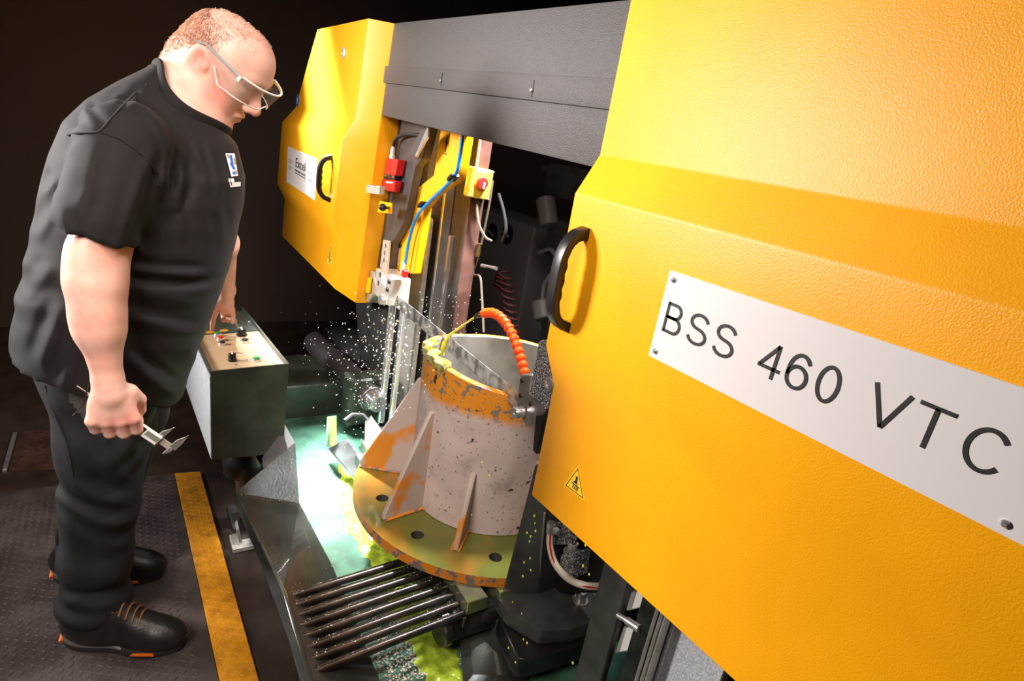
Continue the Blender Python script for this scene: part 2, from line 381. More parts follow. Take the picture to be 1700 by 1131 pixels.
# side plate behind the far cover, interlock switch
flat('frame_plate', [(600, 185), (716, 200), (712, 222), (702, 262), (690, 277), (671, 368), (651, 405), (640, 500), (585, 500)], darkpaint, saw, .87, .03, bevel=.002)
brk = flat('cable_bracket', [(699, 216), (710, 212), (709, 226), (690, 259), (677, 257)], charcoal, saw, .84, .004)
flat('bracket_lip', [(709, 212), (711, 213), (710, 228), (691, 261), (689, 259)], steel, brk, .838, .006)
sw = flat('interlock_switch', [(642, 262), (661, 265), (656, 292), (637, 289)], red, saw, .838, .03, bevel=.002)
flat('switch_key', [(634, 297), (657, 300), (653, 319), (632, 315)], red, sw, .838, .026, bevel=.002)
flat('switch_base', [(638, 288), (656, 291), (655, 299), (636, 296)], blackplastic, sw, .843, .024)
flat('switch_label', [(641, 301), (652, 302.5), (651.5, 305), (640.5, 303.5)], white, sw, .8365, .001)
for px, py in ((641, 292), (654, 294)): screw(sw, at(px, py, x=.843), .005)
p0 = at(651, 263, x=.85); p1 = at(653, 243, x=.85)
MB().lathe([(.011, 0), (.011, .012), (.008, .013), (.009, .03), (.006, .034), (.006, (p1 - p0).length)], p0, p1 - p0, 12).build('cable_gland', offwhite, sw)
MB().tube(bez(p1, at(655, 225, x=.85), at(672, 218, x=.85), at(700, 226, x=.865)), .0065, 10).build('switch_cable', rubber, saw)

# columns behind the blade
def vbar(name, y0, y1, x, dx, z0, z1, m, bv=.002, parent=None):
    return MB().box((x + dx / 2, (y0 + y1) / 2, (z0 + z1) / 2), (dx, abs(y1 - y0), z1 - z0)).build(name, m, parent or saw, bevel=bv)
dull = mat('machined_grey', (0.2, 0.185, 0.175), 0.42, 0.7, var=0.3, vscale=50, bump=.2, bscale=300)
brown = mat('red_reflection_column', (0.16, 0.075, 0.06), 0.35, var=0.45, vscale=10, bump=.1, coat=.3)  # reddish reflection on the column painted into its base colour
rail = vbar('guide_rail', 2.262, 2.335, 1.03, .05, .35, 1.75, steel, .006)
vbar('guide_rail', 2.248, 2.258, 1.02, .06, .35, 1.75, chrome)
vbar('column_face', 2.125, 2.247, 1.05, .05, .35, 1.75, dull)
vbar('guide_rail', 2.105, 2.123, 1.035, .05, .35, 1.75, chrome)
vbar('column_web', 2.055, 2.104, 1.07, .04, .35, 1.75, gunmetal)
vbar('column_face', 1.936, 2.054, 1.052, .05, .3, 1.75, mat('dark_steel_face', (0.10, 0.092, 0.088), .38, .5, var=.3))
vbar('guide_rail', 2.022, 2.04, 1.038, .02, .35, 1.22, chrome)
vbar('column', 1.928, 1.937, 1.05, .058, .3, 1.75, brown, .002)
vbar('column_edge', 1.922, 1.929, 1.05, .011, 1.42, 1.75, steel)
# cover strip with rounded top corner
pts = [at(*q, x=1.0) for q in ((690, 362), (706, 359), (711, 362), (712, 370))]
yA, yB = pts[0].y, pts[3].y
zt = pts[1].z
MB().prism([(1.0, yA, .4), (1.0, yA, zt), (1.0, yB + .012, zt), (1.0, yB + .003, zt - .004), (1.0, yB, zt - .014), (1.0, yB, .4)], (.02, 0, 0)).build('rail_cover', brushed, saw, bevel=.002)
screw(saw, at(707, 363, x=1.0), .005)

# guide arm with its hose and blade guide
arm = flat('guide_arm', [(731, 212), (772, 220), (763, 275), (757, 297), (722, 322), (703, 344), (698, 380), (686, 455), (646, 447), (654, 393), (668, 381), (680, 322), (720, 290)], yellow, saw, .905, .035, bevel=.004)
flat('arm_slot', [(655, 402), (664, 408), (660, 440), (651, 438)], brushed, arm, .902, .004)
flat('slot_shadow', [(655, 400), (661, 399), (666, 408), (663, 412), (656, 406)], ink, arm, .9005, .002)  # black plate laid in for the shadow at the slot's top
p = at(668, 392, x=.90); MB().lathe([(.006, 0), (.006, .015), (.013, .017), (.013, .026), (.009, .03), (.0005, .031)], p + V((0, 0, -.002)), (-.4, 0, 1), 14).build('clamp_knob', blackplastic, arm)
arrow = MB()
c = at(740, 243, x=.9035)
for l in ([(-.004, -.02), (.003, -.02), (.003, .012), (.012, .008), (0, .024), (-.012, .008), (-.004, .012)], [(-.014, -.026), (.014, -.026), (.014, -.023), (-.014, -.023)]):
    arrow.prism([c + V((0, -u, v)) for u, v in l], (.001, 0, 0))
arrow.build('arrow_mark', ink, arm)
MB().tube(catmull([at(px, py, x=.885) for px, py in ((769, 218), (763, 262), (757, 288), (738, 311), (710, 338), (692, 360), (680, 396), (672, 442))], 8), .0058, 10).build('air_hose', blue, arm)
for px, py in ((752, 295), (702, 340)):
    MB().box(at(px, py, x=.885), (.03, .034, .012), Matrix.Rotation(-.6, 3, 'X')).build('hose_clip', blackplastic, arm, bevel=.002)
tag(flat('scale_plate', [(636, 398), (647, 400), (643, 448), (631, 444)], brushed, saw, .86, .006), None)
for k in range(3):
    p = at(640 - k * 1.4, 408 + k * 12, x=.859); MB().box(p, (.002, .004, .016)).build('scale_slot', ink, saw)
gx = .815
cor = at(648, 463, x=gx); cb = at(641, 506, x=gx); yl = at(624, 452, x=gx).y; xr2 = at(683, 462, y=cor.y).x
gb = MB().box(((gx + xr2) / 2, (cor.y + yl) / 2, (cor.z + cb.z) / 2), (xr2 - gx, yl - cor.y, cor.z - cb.z)).build('blade_guide', brushed, saw, bevel=.003)
for px, py in ((647, 468), (644, 481)): MB().lathe([(.008, 0), (.008, .006), (.005, .006), (.004, .002), (.0003, .002)], at(px, py, x=gx), (-1, 0, 0), 14).build('cap_screw', gunmetal, gb)
for px, py in ((631, 456), (628, 470)): MB().box(at(px, py, x=gx - .0005), (.002, .01, .018)).build('slot', ink, gb)
MB().box(at(637, 466, x=gx - .001), (.002, .045, .03)).build('guide_label', offwhite, gb)
p = at(672, 456, x=.86); MB().box(p + V((0, 0, .004)), (.02, .022, .028)).build('hose_fitting', red, gb, bevel=.002)
MB().cyl(at(668, 453, x=.875), at(672, 436, x=.885), .009, 12).build('hose_connector', brushed, gb)
rl = at(630, 498, x=.80); MB().cyl(rl, rl + V((.05, 0, 0)), .02, 20).build('guide_roller', chrome, gb, bevel=.002)
MB().prism([at(*q, x=.84) for q in ((600, 445), (622, 452), (622, 486), (612, 503), (598, 492))], (.03, 0, 0)).build('guide_carrier', steel, saw, bevel=.002)
MB().prism([at(*q, x=.832) for q in ((601, 460), (616, 462), (613, 487), (598, 486))], (.006, 0, 0)).build('carrier_cover', yellow, saw, bevel=.001)

# the blade: a toothed band standing on edge
BX = .85
ztop = (at(742, 556, x=BX).z + at(859, 650, x=BX).z) / 2; zbot = (at(740, 580, x=BX).z + at(850, 675, x=BX).z) / 2
zbot = min(zbot, ztop - .04)
b = MB(); y = 2.3; lo = []; up = []
while y > .95:
    lo += [(y, zbot), (y - .002, zbot + .007)]; y -= .009
outline = [(2.3, ztop)] + [(.95, ztop)] + [(yy, zz) for yy, zz in lo[::-1]]
blade_m = mat('blade_steel', (0.6, 0.59, 0.57), 0.36, .6, color2=(0.2, 0.19, 0.185), vscale=28, detail=2, lo=.42, hi=.62)
MB().prism([(BX - .0008, yy, zz) for yy, zz in outline], (.0016, 0, 0)).build('saw_blade', blade_m, saw, smooth=False)

# near blade guide
gr = flat('blade_guide', [(864, 621), (882, 622), (880, 653), (906, 677), (897, 701), (874, 709), (865, 694), (859, 653)], mat('cast_aluminium', (0.5, 0.48, 0.45), .35, .85, var=.25, vscale=40), saw, .825, .05, bevel=.003)
cast = mat('speckled_black_casting', (0.09, 0.09, 0.095), 0.22, 0.3, color2=(0.6, 0.6, 0.62), vscale=230, detail=1, lo=.5, hi=.62, bump=.6, bscale=260)
sp = flat('guide_bracket', [(894, 566), (930, 560), (940, 690), (905, 678), (878, 653)], cast, saw, .812, .035, bevel=.003)
p = at(912, 638, x=.812); MB().lathe([(.017, 0), (.017, .004), (.010, .005), (.009, .001), (.0005, .001)], p, (-1, 0, 0), 20).build('bracket_bolt', steel, sp)
p = at(855, 686, x=.80); b = MB().lathe([(.003, .001), (.004, .003), (.013, .003), (.0148, .001), (.0148, -.022), (.0005, -.022)], p, (-1, 0, -0.05), 24).build('guide_roller', chrome, gr)
for px, py in ((867, 632), (865, 657), (881, 671)): MB().lathe([(.006, 0), (.006, .003), (.0035, .003), (.0005, .001)], at(px, py, x=.825), (-1, 0, 0), 12).build('cap_screw', gunmetal, gr)
flat('guide_brush', [(889, 690), (903, 688), (890, 755), (884, 748)], blackplastic, saw, .82, .03, bevel=.002)
# articulated coolant hose
path = catmull([at(px, py, x=.865) for px, py in ((872, 622), (866, 600), (859, 577), (849, 553), (836, 532), (819, 520), (802, 521))], 20)
cum = [0]
for i in range(1, len(path)): cum.append(cum[-1] + (path[i] - path[i - 1]).length)
hose = MB().tube(path, .0075, 10).build('coolant_hose', orange_plastic, saw)
nseg = 15
def pos(s):
    for i in range(1, len(path)):
        if cum[i] >= s: return path[i - 1].lerp(path[i], (s - cum[i - 1]) / max(1e-6, cum[i] - cum[i - 1]))
    return path[-1]
proto = None
for k in range(nseg):
    s0 = cum[-1] * k / nseg; s1 = cum[-1] * (k + 1) / nseg; a, b2 = pos(s0), pos(s1); d = (b2 - a).normalized(); mid = (a + b2) / 2
    if proto is None:
        h = (b2 - a).length
        proto = MB().lathe([(.0085, -h * .5), (.0132, -h * .42), (.0150, -h * .1), (.0128, h * .12), (.0100, h * .3), (.0112, h * .5)], (0, 0, 0), (0, 0, 1), 14).build('hose_segment', orange_plastic, hose)
        o = setpar(proto, hose, mid)
    else: o = copy_part(proto, hose, mid)
    o.rotation_euler = d.to_track_quat('Z', 'Y').to_euler()
e0 = at(801, 521, x=.865); e1 = at(789, 526, x=.862)
MB().tube([e0, e1], [.010, .006], 12).build('hose_nozzle', blackplastic, hose)
jet = mat('coolant_jet', (0.85, 0.72, 0.03), 0.12, coat=.6)
jt = MB().tube(catmull([e1, at(768, 541, x=.858), at(748, 556, x=.852), at(738, 570, x=.846), at(733, 588, x=.843)], 6), [.003] * 6 + [.004] * 6 + [.006] * 6 + [.008] * 6 + [.010], 10).build('coolant_jet', jet)
tag(jt, 'thin yellow coolant jet running from the orange hose nozzle onto the blade', 'coolant')

# isolator switch on the column
YI = 1.885
def flat_y(name, pts, m, parent, y, th, bevel=0.0):
    return MB().prism([at(px, py, y=y) for px, py in pts], (0, th, 0)).build(name, m, parent, bevel=bevel)
isob = flat_y('isolator_switch', [(786, 277), (821, 284), (812, 333), (777, 327)], mat('isolator_yellow', (0.9, 0.62, 0.06), .4, var=.15, vscale=30), saw, YI, .042, bevel=.004)
c = at(798.5, 304, y=YI)
MB().lathe([(.027, 0), (.027, .004), (.023, .005), (.0005, .005)], c, (0, -1, 0), 28).build('dial_ring', mat('dark_yellow', (.5, .3, .02), .5), isob)
MB().lathe([(.0215, .005), (.0215, .014), (.019, .018), (.0005, .019)], c, (0, -1, 0), 28).build('rotary_knob', red, isob)
MB().box(c + V((.001, -.022, -.006)), (.008, .008, .024), Matrix.Rotation(.1, 3, 'Y')).build('knob_pointer', offwhite, isob, bevel=.003)
flat_y('switch_label', [(793, 281), (811, 284.5), (810, 289), (792, 286)], white, isob, YI - .0012, .002)
for px, py in ((787.5, 279.5), (819.5, 286), (811, 331), (778.5, 325)): screw(isob, at(px, py, y=YI), .003, (0, -1, 0))
MB().tube(catmull([at(px, py, y=1.9) for px, py in ((793, 331), (792, 350), (796, 375), (806, 394), (816, 400))], 6), .0048, 8).build('switch_cable', mat('grey_cable', (.35, .3, .22), .4), isob)
MB().cyl(at(793, 329, y=1.9), at(793, 338, y=1.9), .009, 10).build('cable_gland', blackplastic, isob)
MB().tube(catmull([at(px, py, x=1.15) for px, py in ((828, 322), (836, 350), (840, 380), (834, 400))], 6), .006, 8).build('power_cable', mat('dull_black_cable', (.02, .019, .018), .8, spec=.2), saw)
pv = mat('brass', (.45, .33, .14), .35, .9)
MB().tube(catmull([at(px, py, x=1.12) for px, py in ((818, 300), (812, 340), (800, 400), (793, 430), (786, 455), (797, 460), (800, 490), (803, 552))], 6), .0045, 8).build('air_pipe', mat('bronze_pipe', (.25, .2, .14), .4, .6), saw)
MB().cyl(at(796, 405, x=1.11), at(792, 425, x=1.11), .011, 12).build('pipe_fitting', pv, saw)
MB().tube([at(800, 441, x=1.1), at(812, 443, x=1.1), at(824, 446, x=1.1)], [.007, .005, .007], 10).build('pipe_fitting', dull, saw)
coilp = []
for i in range(90):
    t = i / 89; bse = at(838 + 14 * t, 452 + 100 * t, x=1.5); a = t * 2 * math.pi * 9
    coilp.append(bse + V((.03 * math.cos(a), .03 * math.sin(a), 0)))
MB().tube(coilp, .006, 6).build('coiled_hose', mat('dark_red_hose', (.05, .004, .005), .6), saw)

# ------------------------------------------------------------------ table, vice, chip tray
bedm = mat('coolant_wet_steel', (0.33, 0.38, 0.13), 0.2, 0.6, color2=(0.2, 0.2, 0.14), vscale=9, coat=.5)
TB = .4685
for x0 in (.703, .80, .90, 1.0, 1.1, 1.2):
    b = MB().box((x0 + .03, 1.44, TB - .021), (.06, .86, .042)).build('table_bar', bedm if x0 < .85 else gunmetal, saw, bevel=.002)
MB().box((1.0, 1.44, TB - .066), (.64, .84, .044)).build('table_bed', darkpaint, saw, bevel=.004)
MB().cyl((.66, 1.045, .375), (.95, 1.045, .375), .042, 24).build('bed_roller', gunmetal, saw, bevel=.004)
MB().cyl((.645, 1.045, .375), (.67, 1.045, .375), .05, 20).build('roller_flange', gunmetal, saw, bevel=.003)
MB().box((1.05, 1.5, .27), (.5, 1.2, .24)).build('machine_base', darkpaint, saw, bevel=.01)
MB().box((1.1, 1.9, .1), (1.2, 2.6, .2)).build('machine_plinth', darkpaint, saw, bevel=.01)
# vice jaw with its footed base
JX = .818
jaw = MB().prism([at(835, 988, x=JX), at(888, 771, x=JX), at(912, 771, x=JX), at(905, 850, x=JX + .01), at(893, 987, z=.448)], (.14, .0, 0)).build('vice_jaw', darkpaint, saw, bevel=.005, seg=2)
MB().tube([at(904.5, 852, x=JX + .009), at(893, 984, z=.449)], .0032, 8).build('jaw_edge_highlight', steel, jaw)  # thin steel strip added as the highlight along the jaw's edge
MB().prism([(.795, 1.03, .405), (.80, .955, .405), (.845, .872, .405), (.93, .845, .405), (1.06, .845, .405), (1.06, 1.03, .405)], (0, 0, .045)).build('jaw_foot', darkpaint, jaw, bevel=.006, seg=2)
MB().prism([(.80, 1.0, .34), (.775, .86, .34), (.80, .845, .34), (1.06, .825, .34), (1.06, 1.03, .34)], (0, 0, .06)).build('jaw_slide', blackplastic, jaw, bevel=.003)
def capbolt(p, r, h, parent):
    return MB().lathe([(r * 1.6, 0), (r * 1.6, .004), (r, .005), (r, h), (r * .9, h + .001), (r * .62, h + .001), (r * .6, h - .006), (.0005, h - .006)], p, (0, 0, 1), 20).build('cap_bolt', steel, parent)
capbolt(at(963, 997, z=.45), .014, .030, jaw)
pB = at(938, 918, x=.87); 
MB().prism([at(*q, x=.865) for q in ((931, 920), (955, 918), (950, 962), (925, 950))], (.05, 0, 0)).build('jaw_boss', cast, jaw, bevel=.003)
capbolt(pB + V((.02, 0, -.005)), .0125, .028, jaw)
MB().prism([at(*q, x=.97) for q in ((895, 830), (1010, 830), (1010, 985), (895, 985))], (.03, 0, 0)).build('jaw_back', blackplastic, jaw, bevel=.003)
MB().prism([at(*q, x=.88) for q in ((906, 868), (945, 862), (950, 905), (905, 905))], (.02, 0, 0)).build('valve_block', cast, jaw, bevel=.003)
hosem = mat('clear_hose', (0.7, 0.62, 0.5), .25)
hp = catmull([at(px, py, x=.84) for px, py in ((914, 880), (913, 905), (921, 935), (942, 960), (970, 972))] + [at(1000, 974, x=.885), at(1030, 972, x=.93)], 7)
hs = MB().tube(hp, .0085, 12).build('hydraulic_hose', hosem, saw)
MB().tube([q + V((-.004, -.0055, .003)) for q in hp], .0025, 6).build('hose_stripe', red, hs)
p0, p1 = at(916, 868, x=.84), at(914, 884, x=.84)
MB().tube([p0, p1], .0115, 14).build('hose_clamp', steel, hs)
MB().box(at(924, 882, x=.838), (.012, .016, .012)).build('clamp_screw', steel, hs, bevel=.001)
# column foot on the near side
flat('side_plate', [(1003, 930), (1045, 960), (923, 1400), (882, 1400)], darkpaint, saw, .86, .02, bevel=.003)
flat('slide_block', [(1030, 985), (1075, 980), (1069, 1008), (1040, 1015)], offwhite, saw, .88, .02, bevel=.002)
flat('slide_block', [(1035, 1040), (1062, 1050), (1052, 1080), (1020, 1085)], offwhite, saw, .88, .02, bevel=.002)
MB().tube([at(1026, 1022, x=.85), at(1040, 1030, x=.85), at(1041, 1031, x=.85), at(1062, 1045, x=.85)], [.006, .006, .0085, .0085], 12).build('cylinder_rod', steel, saw)
flat('column_plate', [(1075, 960), (1098, 985), (974, 1400), (948, 1400)], gunmetal, saw, .85, .02, bevel=.002)
for k, (pa, pb2) in enumerate((((1100, 985), (1080, 1140)), ((1108, 990), (1090, 1140)), ((1118, 995), (1100, 1140)))):
    MB().tube([at(*pa, x=.85), at(pa[0] - (pa[0] - 350) / (3476 - pa[1]) * (1400 - pa[1]), 1400, x=.85)], .004 if k < 2 else .007, 8).build('guide_rail', steel, saw)
flat('column_plate', [(1125, 1000), (1215, 1080), (1100, 1400), (1000, 1400)], mat('grey_hammer_paint', (.42, .42, .44), .35, .3, color2=(.6, .6, .62), vscale=220, detail=1, bump=.5, bscale=220), saw, .87, .02, bevel=.002)

# chip tray
traym = mat('wet_grey_tray', (0.055, 0.058, 0.05), 0.24, .3, var=.35, vscale=8, bump=.15, bscale=120, coat=.4)
A = V((.251, 1.696, .45)); Bq = V((.464, 1.864, .5)); Cq = at(497, 835, z=.385); D = at(552, 940, z=.36); E = V((.295, 1.228, .45)); Nn = V((.288, .80, .45)); Dn = V((.46, .80, .36))
def sheet(name, pts, m, th=(0, 0, -.006), parent=None): return MB().prism(pts, th).build(name, m, parent or saw)
tray = sheet('chip_tray', [(.42, .55, .285), (1.2, .55, .285), (1.2, 2.5, .285), (.46, 2.5, .285)], green_tray)
sheet('tray_chute', [A, Cq, D, E], traym, parent=tray)
sheet('tray_corner', [A, Bq, Cq], traym, parent=tray)
sheet('tray_chute', [E, D, Dn, Nn], traym, parent=tray)
sheet('tray_wall', [Bq, Cq, V((Cq.x, Cq.y, .285)), V((Bq.x + .02, Bq.y + .05, .285))], green_tray, (-.006, 0, 0), tray)
sheet('tray_wall', [Cq, D, V((D.x + .02, D.y, .285)), V((Cq.x + .01, Cq.y, .285))], green_tray, (-.006, 0, 0), tray)
sheet('tray_wall', [D, Dn, V((Dn.x + .02, Dn.y, .285)), V((D.x + .02, D.y, .285))], green_tray, (-.006, 0, 0), tray)
Fq = at(471, 702, z=.53); Gq = at(436, 762, z=.44)
sheet('tray_wall', [Bq, Fq, Gq + V((0, 0, -.0)), A.lerp(Bq, .45)], mat('wet_grey_wall', (.16, .15, .15), .3, .4), (0, .006, 0), tray)
MB().prism([A + V((0, 0, .002)), E + V((0, 0, .002)), Nn + V((0, 0, .002)), Nn + V((-.008, 0, -.035)), E + V((-.008, 0, -.035)), A + V((-.004, 0, -.03))], (.008, 0, 0)).build('tray_lip', traym, tray, bevel=.001)
# foot of the tray
ft = at(398, 905, z=0); MB().box(ft + V((.02, 0, .012)), (.10, .09, .02)).build('foot_pad', brushed, tray, bevel=.002)
MB().prism([ft + V((-.005, 0, .022)), ft + V((.05, 0, .022)), ft + V((.08, 0, .40)), ft + V((.0, 0, .12))], (0, .03, 0)).build('tray_leg', gunmetal, tray, bevel=.002)
MB().prism([ft + V((-.005, -.03, .022)), ft + V((.006, -.03, .022)), ft + V((-.008, -.03, .10)), ft + V((-.016, -.03, .09))], (0, .05, 0)).build('leg_strap', steel, tray)
# deflector plates in the bright part of the tray
wetsteel = mat('wet_bright_steel', (0.55, 0.56, 0.55), 0.22, .8, var=.3, vscale=20)
def at_l(l): return [at(px, py, z=z) for px, py, z in l]
sheet('deflector', at_l([(545, 745, .36), (577, 727, .42), (612, 775, .40), (592, 800, .33)]), wetsteel, (0, 0, -.004), tray)
sheet('deflector', at_l([(606, 700, .46), (616, 690, .47), (648, 735, .40), (604, 758, .36)]), wetsteel, (0, 0, -.004), tray)
sheet('deflector', at_l([(543, 692, .48), (546, 692, .48), (546, 742, .34), (540, 742, .34)]), wetsteel, (.03, .0, 0), tray)
sheet('tray_slope', at_l([(760, 1015, .36), (850, 1040, .33), (880, 1140, .29), (770, 1140, .29)]), traym, (0, 0, -.004), tray)
# structure on the far side of the tray
MB().box((.62, 2.62, .33), (.42, .36, .22)).build('vice_slide', grey_green, saw, bevel=.006)
c1 = at(620, 664, x=.86); c2 = at(522, 568, z=c1.z)
MB().tube([c1, c2], .058, 28).build('vice_cylinder', mat('dull_cylinder', (.12, .11, .11), .35, .5), saw, bevel=.004)
MB().tube([c1 + (c1 - c2).normalized() * .05, c1], [.036, .05], 24).build('cylinder_cap', wetsteel, saw, bevel=.003)
dY = (c2 - c1).normalized()
MB().box(c1 + dY * .09 + V((0, 0, -.03)), (.17, .1, .22)).build('cylinder_mount', grey_green, saw, bevel=.008)
MB().tube([at(572, 700, z=.43), at(585, 690, z=.44), at(602, 690, z=.44), at(612, 700, z=.43)], .012, 10).build('hose_loop', rubber, saw)
MB().box((1.25, 2.75, .25), (.6, 1.1, .3)).build('machine_base', darkpaint, saw, bevel=.01)
for (pa, pb2, r) in (((652, 505), (621, 655), .015), ((670, 510), (645, 668), .013)):
    a = at(*pa, x=.90); b2 = at(*pb2, x=.90); b2.y = a.y; MB().cyl(V((a.x, a.y, a.z + .03)), V((a.x, a.y, b2.z - .08)), r, 20).build('guide_rod', chrome, saw)
flat('guide_post', [(590, 497), (655, 500), (640, 640), (600, 640)], darkpaint, saw, .96, .03, bevel=.003)

# ------------------------------------------------------------------ outfeed grate (nine loose bars in a frame)
gt = thing('bar_grate', (.49, 1.11, .42), 'black steel bar grate in front of the orange flange', 'grate')
proto = None
for k in range(8):
    yk = 1.232 - k * .0345
    a = V((.292, yk, .428)); b2 = V((.700, yk + .027, .428))
    if proto is None:
        proto = MB().tube([a, b2], .0115, 12).build('grate_bar', gunmetal, gt, bevel=.001); o0 = ORG[proto.name].copy(); base = (a + b2) / 2
    else: copy_part(proto, gt, o0 + (a + b2) / 2 - base)
MB().box((.298, 1.11, .415), (.012, .275, .03)).build('grate_end', gunmetal, gt, bevel=.002)
MB().box((.695, 1.135, .415), (.01, .275, .03)).build('grate_end', gunmetal, gt, bevel=.002)

# ------------------------------------------------------------------ the flanged tube being cut
FC = V((.979, 1.421, 0)); ZF = .5; FR = .430; TR = .255
wp = thing('flanged_tube', (FC.x, FC.y, .47), 'rusty orange flanged steel tube with gussets standing under the blade', 'workpiece')
orange_rust = mat('chipped_orange_paint', (0.62, 0.2, 0.015), 0.45, color2=(0.16, 0.13, 0.12), vscale=38, detail=5, lo=.52, hi=.6, bump=.3, bscale=60)
flangetop = mat('coolant_wet_orange_top', (0.115, 0.12, 0.018), 0.25, color2=(0.38, 0.15, 0.015), vscale=5, detail=4, lo=.45, hi=.66, coat=.5, bump=.15, bscale=40)
tubem = bpy.data.materials.new('primer_tube'); tubem.use_nodes = True
nt = tubem.node_tree; bs_ = nt.nodes['Principled BSDF']; bs_.inputs['Roughness'].default_value = .6
tcn = nt.nodes.new('ShaderNodeTexCoord'); sep = nt.nodes.new('ShaderNodeSeparateXYZ'); nt.links.new(tcn.outputs['Object'], sep.inputs[0])
nz = nt.nodes.new('ShaderNodeTexNoise'); nz.inputs['Scale'].default_value = 14; nz.inputs['Detail'].default_value = 6; nt.links.new(tcn.outputs['Object'], nz.inputs['Vector'])
def mathn(op, a, b_=None):
    n = nt.nodes.new('ShaderNodeMath'); n.operation = op
    for i, q in enumerate((a, b_)):
        if q is None: continue
        if isinstance(q, (int, float)): n.inputs[i].default_value = q
        else: nt.links.new(q, n.inputs[i])
    return n.outputs[0]
def ramp(fac, els):
    r = nt.nodes.new('ShaderNodeValToRGB'); r.color_ramp.elements[0].position, r.color_ramp.elements[1].position = els[0][0], els[-1][0]
    r.color_ramp.elements[0].color = (*els[0][1], 1); r.color_ramp.elements[1].color = (*els[-1][1], 1)
    for p_, c_ in els[1:-1]: r.color_ramp.elements.new(p_).color = (*c_, 1)
    nt.links.new(fac, r.inputs[0]); return r.outputs[0]
def mixc(f, a, b_):
    n = nt.nodes.new('ShaderNodeMix'); n.data_type = 'RGBA'; nt.links.new(f, n.inputs[0]); nt.links.new(a, n.inputs[6]); nt.links.new(b_, n.inputs[7]); return n.outputs[2]
prim = ramp(nz.outputs['Fac'], [(.35, (.60, .49, .45)), (.6, (.52, .42, .385)), (.78, (.34, .26, .235))])
nz2 = nt.nodes.new('ShaderNodeTexNoise'); nz2.inputs['Scale'].default_value = 55; nz2.inputs['Detail'].default_value = 3; nt.links.new(tcn.outputs['Object'], nz2.inputs['Vector'])
orng = ramp(nz2.outputs['Fac'], [(.55, (.72, .26, .012)), (.62, (.2, .17, .15))])
hgt = mathn('ADD', sep.outputs[2], mathn('MULTIPLY', nz.outputs['Fac'], .06))
band = ramp(hgt, [(.0, (0, 0, 0)), (.999, (1, 1, 1))])
mr = nt.nodes.new('ShaderNodeMapRange'); mr.inputs[1].default_value = .155; mr.inputs[2].default_value = .185; nt.links.new(hgt, mr.inputs[0])
nz3 = nt.nodes.new('ShaderNodeTexNoise'); nz3.inputs['Scale'].default_value = 26; nz3.inputs['Detail'].default_value = 2; nt.links.new(tcn.outputs['Object'], nz3.inputs['Vector'])
spots = ramp(nz3.outputs['Fac'], [(.70, (0, 0, 0)), (.73, (1, 1, 1))])
blk = ramp(nz3.outputs['Fac'], [(0, (.03, .02, .015)), (1, (.03, .02, .015))])
nz4 = nt.nodes.new('ShaderNodeTexNoise'); nz4.inputs['Scale'].default_value = 95; nz4.inputs['Detail'].default_value = 2; nt.links.new(tcn.outputs['Object'], nz4.inputs['Vector'])
spots2 = ramp(nz4.outputs['Fac'], [(.655, (0, 0, 0)), (.69, (.8, .8, .8))])
rst = ramp(nz4.outputs['Fac'], [(0, (.12, .08, .065)), (1, (.12, .08, .065))])
nt.links.new(mixc(spots, mixc(spots2, mixc(mr.outputs[0], prim, orng), rst), blk), bs_.inputs['Base Color'])
# flange plate with bolt holes: rim, top ring and hole walls as one pierced disc
def disc_with_holes(r, ri, z0, z1, holes, rh):
    bm = bmesh.new(); n = 96
    cu = bpy.data.curves.new('d', 'CURVE'); cu.dimensions = '2D'; cu.fill_mode = 'BOTH'; cu.extrude = (z1 - z0) / 2
    def ring(c, rad, n):
        s = cu.splines.new('POLY'); s.points.add(n - 1); s.use_cyclic_u = True
        for i in range(n):
            a = 2 * math.pi * i / n; s.points[i].co = (c[0] + rad * math.cos(a), c[1] + rad * math.sin(a), 0, 1)
    ring((0, 0), r, 112); ring((0, 0), ri, 64)
    for h in holes: ring(h, rh, 20)
    o = bpy.data.objects.new('d', cu); COL.objects.link(o); dg = bpy.context.evaluated_depsgraph_get()
    me = bpy.data.meshes.new_from_object(o.evaluated_get(dg)); bpy.data.objects.remove(o); bpy.data.curves.remove(cu)
    return me
hl = [at(px, py, z=ZF) - V((FC.x, FC.y, ZF)) for px, py in ((625, 828), (695, 887), (822, 920))]
RH = sum(h.length for h in hl) / 3; a1 = math.atan2(hl[1].y, hl[1].x); 
holes = []
for h in hl: holes.append((RH * math.cos(math.atan2(h.y, h.x)), RH * math.sin(math.atan2(h.y, h.x))))
for k in range(1, 7):
    a = math.atan2(hl[2].y, hl[2].x) + k * math.radians(38); holes.append((RH * math.cos(a), RH * math.sin(a)))
fm = disc_with_holes(FR, TR - .03, 0, .03, holes, .019)
fl = link('flange', fm, orange_rust, wp, (FC.x, FC.y, ZF - .0155), angle=30)
fl.data.materials.append(flangetop); fl.data.materials.append(mat('dark_hole', (.09, .08, .075), .5, .5))  # hole walls coloured dark grey instead of the plate's orange
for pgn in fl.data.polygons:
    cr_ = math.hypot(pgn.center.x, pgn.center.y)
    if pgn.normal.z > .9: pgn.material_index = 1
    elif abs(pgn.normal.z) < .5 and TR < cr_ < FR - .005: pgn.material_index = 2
TT = .966
def ttop(x, y):      # uneven top: rim heights bent by angle to meet image pixels at the blade
    a = math.degrees(math.atan2(y - FC.y, x - FC.x)) % 360
    return float(np.interp(a, [0, 54, 92, 120, 150, 180, 215, 256, 300, 360], [.95, .95, .952, .965, .983, .983, .966, .945, .945, .95]))
tp = []
n = 72
prof_t = [(TR, ZF), (TR, TT), (TR - .022, TT), (TR - .022, ZF)]
